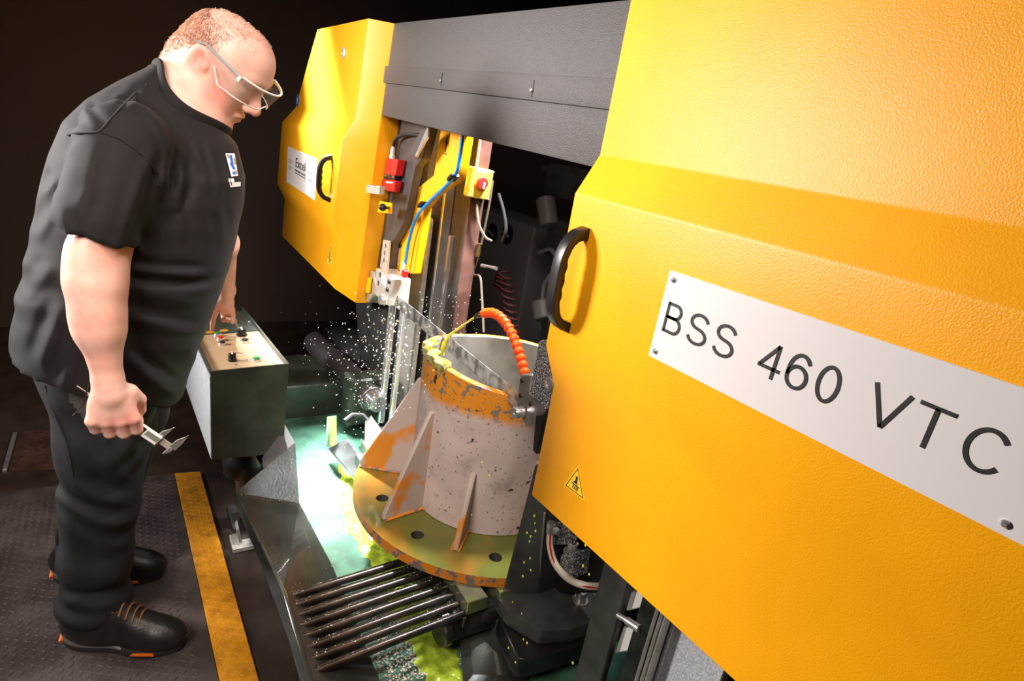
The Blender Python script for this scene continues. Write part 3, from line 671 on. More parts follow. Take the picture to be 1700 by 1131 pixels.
bT = MB().rings([[(FC.x + r * math.cos(2 * math.pi * j / n), FC.y + r * math.sin(2 * math.pi * j / n), ttop(FC.x + r * math.cos(2 * math.pi * j / n), FC.y + r * math.sin(2 * math.pi * j / n)) if z > .9 else z) for j in range(n)] for r, z in prof_t], caps=False, closed=True)
tube = bT.build('tube', tubem, wp, bevel=.002)
tube.data.materials.append(mat('bare_inner_wall', (.34, .31, .27), .5, .3, color2=(.22, .2, .17), vscale=12, detail=5))
for pgn in tube.data.polygons:
    if pgn.normal.x * pgn.center.x + pgn.normal.y * pgn.center.y < -.05: pgn.material_index = 1
def gusset(ang, foot_r, ztop_, th=.016):
    u = V((math.cos(ang), math.sin(ang), 0)); s_ = V((-u.y, u.x, 0)) * th / 2
    pts = [FC + u * (TR - .004) + V((0, 0, ZF)), FC + u * foot_r + V((0, 0, ZF)), FC + u * foot_r + V((0, 0, ZF + .022)), FC + u * (TR + .012) + V((0, 0, ztop_)), FC + u * (TR - .004) + V((0, 0, ztop_))]
    o = MB().prism([p - s_ for p in pts], s_ * 2).build('gusset', mat('primer_gusset', (.46, .37, .33), .6, color2=(.62, .22, .02), vscale=9, detail=4, lo=.52, hi=.62), wp, bevel=.003)
    return o
g3 = math.atan2(*(at(757, 912, z=ZF) - FC).yx); g2 = math.atan2(*(at(640, 862, z=ZF) - FC).yx); g1 = math.atan2(*(at(594, 772, z=ZF) - FC).yx)
gusset(g3, .350, .70); gusset(g2, .385, .83); gusset(g1, .425, .85)
gusset(g3 + math.radians(42), .36, .75); gusset(g1 - math.radians(45), .38, .8)
# weld beads along the gusset feet
for g, r1 in ((g3, .350), (g2, .385), (g1, .425)):
    u = V((math.cos(g), math.sin(g), 0)); s_ = V((-u.y, u.x, 0))
    for sg in (-1, 1):
        MB().tube([FC + u * r + s_ * sg * .010 + V((0, 0, ZF + .003 + .001 * random.random())) for r in np.linspace(TR, r1, 14)], .005, 6).build('weld_bead', orange_rust, wp)
# cut cap piece in front of the blade, wet with coolant
film = mat('coolant_film', (0.62, 0.62, 0.34), 0.05, color2=(.42, .40, .05), vscale=40, lo=.45, hi=.6, coat=1.0, bump=.5, bscale=50, trans=.55, ior=1.33)
fb = MB(); rg_ = []
for k in range(30):      # a sheet that runs along the rim and drips over it
    a = math.radians(150 + 46 * k / 29); w1 = TR + .004 + .006 * math.sin(k * .9); w0 = TR - .030 - .010 * math.sin(k * .55 + 1); zt_ = ttop(FC.x + TR * math.cos(a), FC.y + TR * math.sin(a)) + .001
    def rp(r, z): return V((FC.x + r * math.cos(a), FC.y + r * math.sin(a), z))
    dz_ = .012 + .010 * abs(math.sin(k * 1.3))
    rg_.append([rp(w0, zt_), rp(w0 + .012, zt_ + .006), rp(w1 - .008, zt_ + .006), rp(w1, zt_), rp(w1 + .001, zt_ - dz_), rp(TR + .0005, zt_ - dz_), rp(TR + .0005, zt_ - .001)])
fb.rings(rg_)
cap = fb.build('coolant_film', film, None)
tag(cap, 'sheet of yellow green coolant spilling over the cut rim of the tube', 'coolant', kind='stuff')

# ------------------------------------------------------------------ control console
CF = 1.9
boxd = V(ray(156, 204)).normalized()
k0 = CF
fBL, fBR, fTL, fTR = at(352, 764, y=CF), at(470, 752, y=CF), at(350, 617, y=CF), at(480, 604, y=CF)
LEN = .78
con = thing('control_console', ((fBL.x + fBR.x) / 2, CF + .4, 0), 'grey green control console with a beige button panel beside the man', 'control console')
TH = .006
def cpt(p, s): return V(p) + boxd * (s * LEN)
low = V((0, 0, .03))
b = MB()
fr = [fBL, fBR, fTR, fTL]; bk = [cpt(p, 1) for p in fr]
inner_t = [fTL + V((TH, 0, 0)), fTR - V((TH, 0, 0))]
# open-topped case: four walls and a floor just under the panel
b.prism(fr, boxd * TH)
b.prism(bk, -boxd * TH)
o6 = boxd * TH
b.prism([fBL + o6, fTL + o6, cpt(fTL, 1) - o6, cpt(fBL, 1) - o6], (TH, 0, 0)); b.prism([fBR + o6, fTR + o6, cpt(fTR, 1) - o6, cpt(fBR, 1) - o6], (-TH, 0, 0))
b.prism([p_ + V((dx_, 0, .001)) + o_ for p_, dx_, o_ in ((fBL, TH, o6), (fBR, -TH, o6), (cpt(fBR, 1), -TH, -o6), (cpt(fBL, 1), TH, -o6))], (0, 0, TH))
b.build('case', grey_green, con)
sc_ = V((-.002, 0, 0))
MB().prism([fBL + sc_ + boxd * .006, fTL + sc_ + boxd * .006 + V((0, 0, -.02)), cpt(fTL, .98) + sc_ + V((0, 0, -.02)), cpt(fBL, .98) + sc_], (.003, 0, 0)).build('side_sheet', mat('pale_side', (.66, .68, .72), .42, .25, var=.15, vscale=60, bump=.1, bscale=150), con)  # thin sheet making this side paler than the rest of the case
sink = V((0, 0, -.014))
e = V((TH, 0, 0))
pan_m = mat('beige_panel', (0.50, 0.36, 0.215), .36, .1, var=.12, vscale=30)
pq = [fTL + e + sink + boxd * .008, fTR - e + sink + boxd * .008]
S1 = .56
panel = MB().prism([pq[0], pq[1], cpt(pq[1], S1), cpt(pq[0], S1)], (0, 0, -.003)).build('button_panel', pan_m, con, bevel=.0008)
MB().prism([cpt(pq[0], S1 + .01), cpt(pq[1], S1 + .01), cpt(pq[1], .99), cpt(pq[0], .99)], (0, 0, -.006)).build('rear_panel', grey_green, con)
pn = (pq[1] - pq[0]).cross(boxd).normalized()
if pn.z < 0: pn = -pn
def on_panel(px, py):
    r = V(ray(px, py)); o = V(CAM); t = (pq[0] - o).dot(pn) / r.dot(pn); return o + r * t
def button(px, py, colm, r=.011, dome=False):
    p = on_panel(px, py)
    bz = MB().lathe([(r * 1.35, 0), (r * 1.35, .006), (r * 1.1, .009), (r * 1.02, .009)], p, pn, 18).build('push_button', chrome, con)
    MB().lathe([(r, .003), (r, .011), (r * .85, .0125), (.0004, .0128)], p, pn, 18).build('button_cap', colm, bz)
gbt = mat('green_button', (.01, .28, .06), .35); rbt = mat('red_button', (.7, .02, .015), .35)
button(362, 557, gbt); button(366.5, 564, rbt); button(369.5, 572, blackplastic); button(407, 568, blackplastic, .012); button(426, 599, gbt, .0115)
for px, py, r in ((386, 599, .012), (401.5, 557, .016)):
    p = on_panel(px, py)
    kb = MB().lathe([(r * 1.2, 0), (r * 1.2, .006), (r, .008), (r, .024), (r * .9, .026), (.0004, .026)], p, pn, 20).build('rotary_knob', blackplastic, con)
    MB().box(p + pn * .027, (r * .35, r * 1.7, .003)).build('knob_mark', offwhite, kb)
p = on_panel(398, 547); MB().lathe([(.009, 0), (.009, .006), (.004, .008), (.004, .03), (.008, .032), (.008, .044), (.0004, .046)], p, pn + V((-.5, .2, 0)), 14).build('selector_lever', steel, con)
p = on_panel(350, 551)
for px, py in ((349, 552), (372, 549)):
    p = on_panel(px, py); MB().lathe([(.016, 0), (.016, .001), (.0004, .0012)], p, pn, 20).build('legend_ring', mat('amber_disc', (.6, .3, .02), .4), con)
lab = MB()
for px, py, wd in ((377, 565.5, .012), (380, 573, .008), (416, 562, .01), (421, 569, .009), (391, 586, .008), (396, 586.5, .008), (401, 587, .008), (392, 606, .007), (410, 598, .006), (424, 573, .008), (431, 584, .01), (438, 590, .01)):
    lab.box(on_panel(px, py) + pn * .0006, (wd, .004, .0006))
lab.build('panel_legend', ink, con)
for u, s in ((.06, .03), (.94, .03), (.94, .97), (.06, .97)):
    screw(con, pq[0].lerp(pq[1], u) + boxd * (s * S1 * LEN), .004, pn)
for px, py in ((398, 513), (414, 535)): screw(con, on_panel(px, py) + pn * -.002, .006, pn, brushed)
# swivel below it
sv = at(405, 790, y=CF + .17)
MB().lathe([(.055, -.09), (.07, -.08), (.075, -.03), (.06, .0), (.045, .03), (.045, .1)], (sv.x, sv.y, fBL.z - .085), (0, 0, 1), 26).build('swivel_mount', blackplastic, con, bevel=.002)
MB().tube([(sv.x, sv.y, fBL.z - .12), (sv.x + .02, sv.y + .05, .12), (sv.x + .05, sv.y + .1, .0)], .035, 14).build('mount_post', darkpaint, con)
MB().box((sv.x + .05, sv.y + .1, .01), (.16, .16, .02)).build('mount_foot', darkpaint, con, bevel=.003)

# ------------------------------------------------------------------ dark things at the back
cabm = mat('dark_cabinet', (.2, .185, .185), .45)
CXb = 2.0
ec = thing('electrical_cabinet', (2.2, 3.2, 0), 'dim grey electrical cabinet with two round dials behind the saw', 'cabinet')
q1, q2 = at(790, 342, x=CXb), at(893, 345, x=CXb)
MB().box((CXb + .15, (q1.y + q2.y) / 2, q1.z / 2), (.3, q1.y - q2.y, q1.z)).build('body', cabm, ec, bevel=.03, seg=3)
for px, py in ((818, 387), (843, 389)):
    p = at(px, py, x=CXb)
    d = MB().lathe([(.062, 0), (.062, .008), (.05, .012), (.0005, .012)], p, (-1, 0, 0), 24).build('dial', blackplastic, ec)
    MB().box(p + V((-.018, 0, 0)), (.014, .085, .016), Matrix.Rotation(.25, 3, 'X')).build('dial_grip', cabm, d, bevel=.003)
p = at(830, 468, x=CXb); MB().box(p + V((-.002, 0, 0)), (.004, .12, .09)).build('warning_label', mat('dark_red_label', (.2, .012, .015), .5), ec)
for k in range(3): MB().box(p + V((-.0045, 0, .025 - k * .025)), (.001, .085, .006)).build('label_line', white, ec)
pm = thing('pump_unit', (2.0, 2.45, 0), 'dark hydraulic pump unit in the gloom right of the cabinet', 'pump unit')
for (px, py, wd, hh) in ((925, 300, .22, .16), (930, 400, .25, .2), (930, 520, .3, .25)):
    p = at(px, py, x=1.85); MB().box(p + V((.1, 0, 0)), (.2, wd, hh)).build('housing', darkpaint, pm, bevel=.015, seg=2)
MB().cyl(at(905, 330, x=1.82), at(912, 375, x=1.82), .05, 20).build('motor', cabm, pm, bevel=.006)
MB().cyl(at(905, 280, x=1.9), at(935, 282, x=1.9), .018, 12).build('pipe', darkpaint, pm)
MB().cyl(at(900, 500, x=1.82), at(905, 530, x=1.82), .06, 20).build('motor', cabm, pm, bevel=.006)
MB().tube(catmull([at(px, py, x=1.82) for px, py in ((895, 420), (915, 415), (925, 440), (905, 470), (900, 500))]), .012, 8).build('pipe', cabm, pm)
MB().box((2.1, at(935, 500, x=1.9).y, .35), (.4, .3, .7)).build('tank', darkpaint, pm, bevel=.01)
# ------------------------------------------------------------------ smooth bodies: signed distances meshed by surface nets
class SDF:
    def __init__(s): s.ops = []          # (kind, fn, k, center, reach)
    def add(s, fn, k, c, reach, sub=False): s.ops.append((sub, fn, k, np.array(c, float), reach)); return s
    def cone(s, a, b, ra, rb, k=.02, sub=False):
        a = np.array(a, float); b = np.array(b, float); ba = b - a; L2 = float(ba @ ba) + 1e-12
        def fn(P):
            t = np.clip(((P - a) @ ba) / L2, 0, 1); return np.linalg.norm(P - a - t[:, None] * ba, axis=1) - (ra + (rb - ra) * t)
        return s.add(fn, k, (a + b) / 2, math.sqrt(L2) / 2 + max(ra, rb), sub)
    def ell(s, c, r, R=None, k=.02, sub=False):
        c = np.array(c, float); r = np.array(r, float); Rm = np.eye(3) if R is None else np.array(R, float)
        def fn(P):
            q = (P - c) @ Rm; k0 = np.linalg.norm(q / r, axis=1); k1 = np.linalg.norm(q / (r * r), axis=1) + 1e-9
            return np.where(k0 < 1e-6, -r.min(), k0 * (k0 - 1) / k1)
        return s.add(fn, k, c, float(r.max()), sub)
    def eval(s, P, ops):
        d = np.full(len(P), 1e3)
        for sub, fn, k, c, rc in ops:
            e = fn(P)
            if sub:
                e = -e; h = np.clip(.5 - .5 * (e - d) / k, 0, 1) if k > 0 else None
                d = np.maximum(d, e) if k <= 0 else e * (1 - h) + d * h + k * h * (1 - h)
            elif k <= 0: d = np.minimum(d, e)
            else:
                h = np.clip(.5 + .5 * (e - d) / k, 0, 1); d = e * (1 - h) + d * h - k * h * (1 - h)
        return d
    def mesh(s, lo, hi, cell, post=None, pad=.05):
        lo = np.array(lo, float); N = 16; bs = N * cell; nb = np.ceil((np.array(hi) - lo) / bs).astype(int)
        rad = bs * math.sqrt(3) / 2; g = np.arange(N + 1) * cell
        G = np.stack(np.meshgrid(g, g, g, indexing='ij'), -1).reshape(-1, 3)
        keys = []; pos = []; quads = []; tot = nb * N + 2
        def key(i): return (i[:, 0] * tot[1] + i[:, 1]) * tot[2] + i[:, 2]
        corners = np.array([(i, j, k) for i in (0, 1) for j in (0, 1) for k in (0, 1)])
        edges = [(a, b) for a in range(8) for b in range(a + 1, 8) if np.abs(corners[a] - corners[b]).sum() == 1]
        for bi in range(nb[0]):
            for bj in range(nb[1]):
                for bk in range(nb[2]):
                    o = lo + np.array([bi, bj, bk]) * bs; c = o + bs / 2
                    ops = [q for q in s.ops if np.linalg.norm(q[3] - c) < q[4] + rad + q[2] + pad]
                    if not any(not q[0] for q in ops): continue
                    dc = s.eval(c[None], ops)[0]
                    if abs(dc) > rad * 1.6 + pad: continue
                    P = G + o; d = s.eval(P, ops)
                    if post is not None: d = post(P, d)
                    D = d.reshape(N + 1, N + 1, N + 1); S = D < 0
                    cnt = sum(S[i:N + i, j:N + j, k:N + k].astype(np.int8) for i in (0, 1) for j in (0, 1) for k in (0, 1))
                    act = np.argwhere((cnt > 0) & (cnt < 8))
                    if len(act):
                        vals = np.stack([D[act[:, 0] + q[0], act[:, 1] + q[1], act[:, 2] + q[2]] for q in corners], 1)
                        acc = np.zeros((len(act), 3)); n = np.zeros(len(act))
                        for a, b in edges:
                            va, vb = vals[:, a], vals[:, b]; mk = (va < 0) != (vb < 0)
                            t = np.where(mk, va / np.where(mk, va - vb, 1), 0)
                            acc += np.where(mk[:, None], corners[a] + t[:, None] * (corners[b] - corners[a]), 0); n += mk
                        off = np.array([bi, bj, bk]) * N
                        keys.append(key(act + off + 1)); pos.append(lo + (act + off + acc / n[:, None]) * cell)
                    off = np.array([bi, bj, bk]) * N
                    for ax in range(3):
                        sl0 = [slice(0, N)] * 3; sl1 = [slice(0, N)] * 3; sl1[ax] = slice(1, N + 1)
                        A = S[tuple(sl0)]; B = S[tuple(sl1)]; e = np.argwhere(A != B)
                        if not len(e): continue
                        fl = A[e[:, 0], e[:, 1], e[:, 2]]; e = e + off + 1
                        u = np.zeros(3, int); v = np.zeros(3, int); u[(ax + 1) % 3] = 1; v[(ax + 2) % 3] = 1
                        q = np.stack([key(e), key(e - u), key(e - u - v), key(e - v)], 1)
                        q = np.where(fl[:, None], q, q[:, ::-1]); quads.append(q)
        K = np.concatenate(keys); Pn = np.concatenate(pos); Q = np.concatenate(quads)
        od = np.argsort(K); K = K[od]; Pn = Pn[od]
        ix = np.searchsorted(K, Q); ix = np.clip(ix, 0, len(K) - 1); ok = (K[ix] == Q).all(1)
        return Pn, ix[ok]
def smooth_mesh(P, Q, it=2, lam=.5):
    n = len(P)
    E = np.unique(np.sort(np.concatenate([Q[:, [0, 1]], Q[:, [1, 2]], Q[:, [2, 3]], Q[:, [3, 0]]]), axis=1), axis=0)
    for _ in range(it):
        acc = np.zeros_like(P); cnt = np.zeros(n)
        for a, b in ((0, 1), (1, 0)):
            for c in range(3): acc[:, c] += np.bincount(E[:, a], weights=P[E[:, b], c], minlength=n)
            cnt += np.bincount(E[:, a], minlength=n)
        P = P + lam * (acc / np.maximum(cnt, 1)[:, None] - P)
    return P
def np_obj(name, P, Q, m, parent, smooth=True):
    c = P.mean(0); me = bpy.data.meshes.new(name)
    me.vertices.add(len(P)); me.vertices.foreach_set('co', (P - c).astype(np.float32).ravel())
    me.loops.add(Q.size); me.loops.foreach_set('vertex_index', Q.astype(np.int32).ravel())
    me.polygons.add(len(Q)); me.polygons.foreach_set('loop_start', np.arange(0, Q.size, Q.shape[1], dtype=np.int32))
    me.update(); me.validate()
    return link(name, me, m, parent, c, smooth=smooth, angle=180)

# ------------------------------------------------------------------ the man
man = thing('person', (-.08, 1.78, 0), 'man in black t-shirt and dark trousers leaning over the control console', 'person')
skin = mat('skin', (0.76, 0.46, 0.37), .45, color2=(0.68, 0.32, 0.25), vscale=16, detail=3, lo=.42, hi=.75, bump=.12, bscale=220, sss=.12, spec=.4)
HS = 1.07
def flush(m, pts):
    """ruddy cheeks, ear and knuckles: extra red round given points of the body"""
    nt = m.node_tree; bs = nt.nodes['Principled BSDF']; src = bs.inputs['Base Color'].links[0].from_socket; tc = nt.nodes.new('ShaderNodeTexCoord')
    for p, r, am in pts:
        vd = nt.nodes.new('ShaderNodeVectorMath'); vd.operation = 'DISTANCE'; vd.inputs[1].default_value = p; nt.links.new(tc.outputs['Object'], vd.inputs[0])
        mrn = nt.nodes.new('ShaderNodeMapRange'); mrn.interpolation_type = 'SMOOTHSTEP'; mrn.inputs[1].default_value = r; mrn.inputs[2].default_value = r * .3; mrn.inputs[3].default_value = 0; mrn.inputs[4].default_value = am; nt.links.new(vd.outputs['Value'], mrn.inputs[0])
        mx = nt.nodes.new('ShaderNodeMix'); mx.data_type = 'RGBA'; nt.links.new(mrn.outputs[0], mx.inputs[0]); nt.links.new(src, mx.inputs[6]); mx.inputs[7].default_value = (.60, .17, .13, 1); src = mx.outputs[2]
    nt.links.new(src, bs.inputs['Base Color'])
yaw, pit, rol = math.radians(-30), math.radians(-36), math.radians(4)
HC = np.array([.216, 1.775, 1.669])
RH_ = (Matrix.Rotation(yaw, 3, 'Z') @ Matrix.Rotation(-pit, 3, 'Y') @ Matrix.Rotation(rol, 3, 'X'))
RH = np.array(RH_)
def hp_(x, y, z): return HC + RH @ (np.array([x, y, z]) * HS)
body = SDF()
def he(c, r, k=.02, sub=False, R=None):
    Rm = RH if R is None else RH @ np.array(R)
    body.ell(hp_(*c), np.array(r) * HS, Rm, k, sub)
def hc(a, b, ra, rb, k=.015): body.cone(hp_(*a), hp_(*b), ra * HS, rb * HS, k)
he((.002, 0, .026), (.094, .080, .080)); he((.045, 0, .045), (.052, .062, .052), .03); he((.036, 0, .0), (.064, .066, .088), .04)
he((.026, 0, -.082), (.066, .066, .056), .04); he((.080, 0, -.120), (.024, .027, .022), .03)
for sg in (-1, 1): he((.048, .040 * sg, -.055), (.040, .034, .044), .025); he((-.0, .062 * sg, -.075), (.036, .02, .045), .035)
he((.084, 0, .026), (.022, .054, .013), .02)
for sg in (-1, 1): he((.112, .031 * sg, .004), (.022, .019, .014), .014, True)
for sg in (-1, 1): he((.084, .032 * sg, .001), (.015, .017, .0125), .006)
hc((.093, 0, .012), (.122, 0, -.034), .010, .0135, .012)
for sg in (-1, 1): he((.108, .0125 * sg, -.041), (.012, .008, .0085), .006)
he((.1, 0, -.068), (.012, .025, .0075), .008); he((.098, 0, -.081), (.012, .02, .007), .008); he((.116, 0, -.0745), (.012, .028, .0022), .004, True)
for sg in (-1, 1):
    he((-.006, .080 * sg, -.010), (.023, .010, .034), .006, R=Matrix.Rotation(-.25, 3, 'Y'))
    he((-.002, .091 * sg, -.006), (.012, .008, .022), .005, True, R=Matrix.Rotation(-.25, 3, 'Y'))
    he((.012, .083 * sg, -.014), (.007, .006, .009), .005)
# neck and hidden core of the trunk
body.cone(hp_(-.040, 0, -.05), (.118, 1.76, 1.545), .068, .078, .05)
body.cone(hp_(-.01, 0, -.1), (.15, 1.755, 1.52), .06, .075, .04)
body.ell((.115, 1.757, 1.49), (.100, .110, .06), None, .04)
body.cone((.08, 1.75, 1.43), (.0, 1.75, 1.0), .10, .15, .05)
body.cone((.02, 1.60, 1.42), (.06, 1.92, 1.42), .05, .05, .03)
# near arm: shoulder, elbow, wrist
sh, el, wr = (-.005, 1.545, 1.42), (-.055, 1.425, 1.185), (-.044, 1.405, .978)
body.cone(sh, el, .056, .050, .03); body.cone(el, (-.055, 1.415, 1.10), .0485, .0445, .03); body.cone((-.055, 1.415, 1.12), wr, .0445, .0265, .03)
body.ell((-.060, 1.425, 1.24), (.046, .046, .07), None, .03)
HO = np.array([-.007, 0, .022])
body.cone(wr, np.array((-.034, 1.400, .93)) + HO, .0265, .030, .02)
# near hand: back of the hand towards the camera, fingers closed round the caliper
body.ell(np.array((-.034, 1.402, .905)) + HO, (.042, .024, .045), None, .015)
kx = [-.069, -.044, -.018, .006]; kz = [.872, .866, .864, .868]
for i in range(4):
    K = np.array([kx[i], 1.393, kz[i]]) + HO; r = (.0115, .0128, .0132, .0128)[i]; dn = (.028, .034, .036, .034)[i]
    body.cone(np.array((kx[i] * .7 - .01, 1.400, .905)) + HO, K, .014, .0138, .012)
    body.cone(K, K + np.array([.005, .012, -dn]), .0138, r, .003)
    body.cone(K + np.array([.005, .012, -dn]), K + np.array([.006, .046, -dn + .002]), r, r * .95, .003)
    body.cone(K + np.array([.006, .046, -dn + .002]), K + np.array([.005, .050, -.004]), r * .95, r * .88, .003)
body.cone(np.array((.0, 1.412, .925)) + HO, np.array((.018, 1.432, .895)) + HO, .018, .014, .012); body.cone(np.array((.018, 1.432, .895)) + HO, np.array((.020, 1.445, .862)) + HO, .0135, .0115, .004)
# far arm and the hand on the buttons
fsh, fel, fwr = (.10, 1.99, 1.41), (.262, 2.13, 1.13), (.298, 2.27, .925)
body.cone(fsh, fel, .066, .050, .04); body.cone(fel, fwr, .049, .027, .03)
tip = on_panel(352, 552); tip = np.array(tip) + np.array([0, 0, .012])
body.cone(fwr, (.296, 2.288, .895), .027, .029, .02)
body.ell((.293, 2.30, .868), (.036, .026, .040), None, .012)
K = np.array([.272, 2.318, .838]); M1 = np.array([.262, 2.338, .800])
body.cone((.283, 2.30, .872), K, .014, .0128, .008); body.cone(K, M1, .0125, .0108, .003); body.cone(M1, tip, .0105, .0085, .003)
for i, (kx_, ky_, mx_, my_) in enumerate(((.292, 2.325, .300, 2.355), (.308, 2.322, .316, 2.35), (.320, 2.312, .328, 2.336))):
    K = np.array([kx_, ky_, .838]); Mi = np.array([mx_, my_, .806]); Ti = np.array([mx_ - .004, my_ - .02, .788])
    body.cone((.297, 2.30, .868), K, .015, .0125, .008); body.cone(K, Mi, .0125, .0108, .003); body.cone(Mi, Ti, .0105, .0092, .003)
body.cone((.278, 2.285, .885), (.256, 2.292, .850), .015, .0125, .008); body.cone((.256, 2.292, .850), (.247, 2.312, .820), .0120, .0095, .003)
Pb, Qb = body.mesh((-.30, 1.2, .70), (.45, 2.5, 1.95), .0034)
Pb = smooth_mesh(Pb, Qb, 1, .4)
bo = np_obj('body', Pb, Qb, skin, man)
_c = Pb.mean(0)
flush(skin, [(tuple(hp_(*q) - _c), r, am) for q, r, am in (((.055, -.07, -.045), .055, .6), ((.055, .07, -.045), .055, .6), ((-.004, -.088, -.012), .04, .55), ((.12, 0, -.04), .03, .4), ((.1, 0, -.075), .022, .5), ((.05, -.05, .06), .045, .25))] + [(tuple(np.array(q) - _c), .035, .3) for q in ((-.05, 1.39, .885), (-.01, 1.39, .885), (-.05, 1.40, .96))])

# t-shirt
TZ = np.array([.70, .75, .80, .93, 1.03, 1.135, 1.237, 1.34, 1.40, 1.475, 1.53, 1.58, 1.625])
XB = np.array([-.225, -.23, -.245, -.250, -.232, -.207, -.183, -.160, -.142, -.112, -.066, -.004, .06])
XF = np.array([.09, .10, .118, .155, .19, .223, .249, .266, .268, .250, .200, .150, .11])
YW = np.array([.20, .23, .25, .275, .285, .285, .275, .262, .245, .185, .115, .075, .045])
shirt = SDF()
def torso(P, grow=0.0):
    z = P[:, 2]; xb = np.interp(z, TZ, XB); xf = np.interp(z, TZ, XF); yw = np.interp(z, TZ, YW)
    xc = (xb + xf) / 2; a = (xf - xb) / 2 + grow; b = yw + grow; yc = 1.755
    q = np.sqrt(np.abs((P[:, 0] - xc) / a) ** 2.25 + np.abs((P[:, 1] - yc) / b) ** 2.25 + 1e-9) ** (2 / 2.25)
    d = (q - 1) * np.minimum(a, b); return np.maximum(d, z - 1.632)
shirt.add(torso, 0, (.02, 1.75, 1.15), .62)
def sleeve(P):
    def cn_(a, b_, ra, rb):
        a = np.array(a); b_ = np.array(b_); ba = b_ - a; t = np.clip(((P - a) @ ba) / (ba @ ba), 0, 1)
        return np.linalg.norm(P - a - t[:, None] * ba, axis=1) - (ra + (rb - ra) * t)
    d = np.minimum(cn_((.01, 1.555, 1.455), (-.050, 1.450, 1.31), .092, .075), cn_((-.050, 1.450, 1.31), (-.056, 1.430, 1.20), .075, .070))
    d = d + fold(P, (-.05, 1.40, 1.38), (.9, .1, .5), .07, .002, .08) - pull(P, (-.09, 1.40, 1.32), (-.02, 1.40, 1.42), .014, .004)
    sl = 1.287 - (P[:, 0] + .056) * .33; rr = np.hypot(P[:, 0] + .054, P[:, 1] - 1.433)
    return np.maximum(d, sl - P[:, 2])
shirt.add(sleeve, .045, (-.02, 1.5, 1.36), .22)
shirt.cone((.09, 1.95, 1.45), (.20, 2.07, 1.25), .090, .072, .05)
shirt.cone((.02, 1.61, 1.447), (.06, 1.91, 1.447), .068, .068, .05)
_nd = RNG.normal(size=(10, 3)); _np = RNG.uniform(0, 6.28, 10)
def wob(P, f):
    s_ = np.zeros(len(P))
    for k in range(10): s_ += np.sin(P @ _nd[k] * f + _np[k])
    return s_ / 3.2
def fold(P, o, dirv, wl, amp, rad, ph=0.0):
    """a few uneven cloth folds across dirv round the point o"""
    o = np.array(o); dv = np.array(dirv, float); dv /= np.linalg.norm(dv); q = P - o
    g_ = np.exp(-(q * q).sum(1) / (rad * rad)); w_ = np.sin((q @ dv) * 2 * math.pi / wl + 1.7 * wob(P, 9) + ph)
    return 1.7 * amp * (np.abs(w_) ** 1.5 * np.sign(w_)) * g_ * (.55 + .45 * wob(P + 3.1, 14))
def pull(P, a, b_, wdt, amp):
    """one soft crease from a to b"""
    a = np.array(a, float); b_ = np.array(b_, float); ba = b_ - a; t = np.clip(((P - a) @ ba) / (ba @ ba), 0, 1)
    r = np.linalg.norm(P - a - t[:, None] * ba, axis=1); return amp * np.exp(-(r / wdt) ** 2) * np.sin(np.pi * np.clip(t * .9 + .05, 0, 1))
NA = np.array([.215, 1.765, 1.68]); NB = np.array([.115, 1.757, 1.50]); NX_ = (NB - NA) / np.linalg.norm(NB - NA)
NR = .102
def neck_r(P):
    q = P - NA; t = q @ NX_; return np.linalg.norm(q - t[:, None] * NX_, axis=1)
_cr = [((250, 178), (283, 238), .0045, .011), ((283, 238), (276, 300), .005, .011), ((268, 188), (308, 258), .004, .010), ((308, 258), (300, 335), .004, .011), ((296, 205), (330, 285), .003, .010), ((330, 228), (347, 310), .003, .011), ((355, 232), (368, 320), .0025, .010),
       ((215, 425), (330, 440), .004, .012), ((222, 452), (355, 470), .004, .014), ((230, 500), (330, 540), .003, .016), ((215, 560), (290, 640), .004, .016), ((60, 330), (84, 300), .005, .010), ((50, 400), (80, 350), .004, .012), ((30, 500), (75, 440), .004, .014), ((60, 590), (95, 500), .005, .015), ((100, 620), (125, 540), .004, .014),
       ((140, 175), (170, 205), .003, .010), ((185, 160), (215, 150), .003, .010), ((200, 180), (240, 150), .003, .010), ((255, 250), (222, 340), .004, .012), ((240, 275), (200, 390), .003, .012), ((120, 330), (145, 395), .003, .012), ((170, 240), (150, 330), .0025, .014)]
_cr = [(np.array(at(*p_, y=1.56))[[0, 2]], np.array(at(*q_, y=1.56))[[0, 2]], am, wd) for p_, q_, am, wd in _cr]
def creases(P):
    s_ = np.zeros(len(P)); X = P[:, [0, 2]]; f_ = np.clip((1.74 - P[:, 1]) / .06, 0, 1)
    for p_, q_, am, wd in _cr:
        ba = q_ - p_; L_ = np.linalg.norm(ba); u2 = ba / L_; n2 = np.array([-u2[1], u2[0]]); r_ = X - p_; t = r_ @ u2 / L_; n_ = (r_ @ n2) / wd
        s_ += am * 3.6 * n_ * np.exp(-n_ * n_) * np.clip(np.minimum(t + .15, 1.15 - t) / .3, 0, 1)
    return s_ * f_
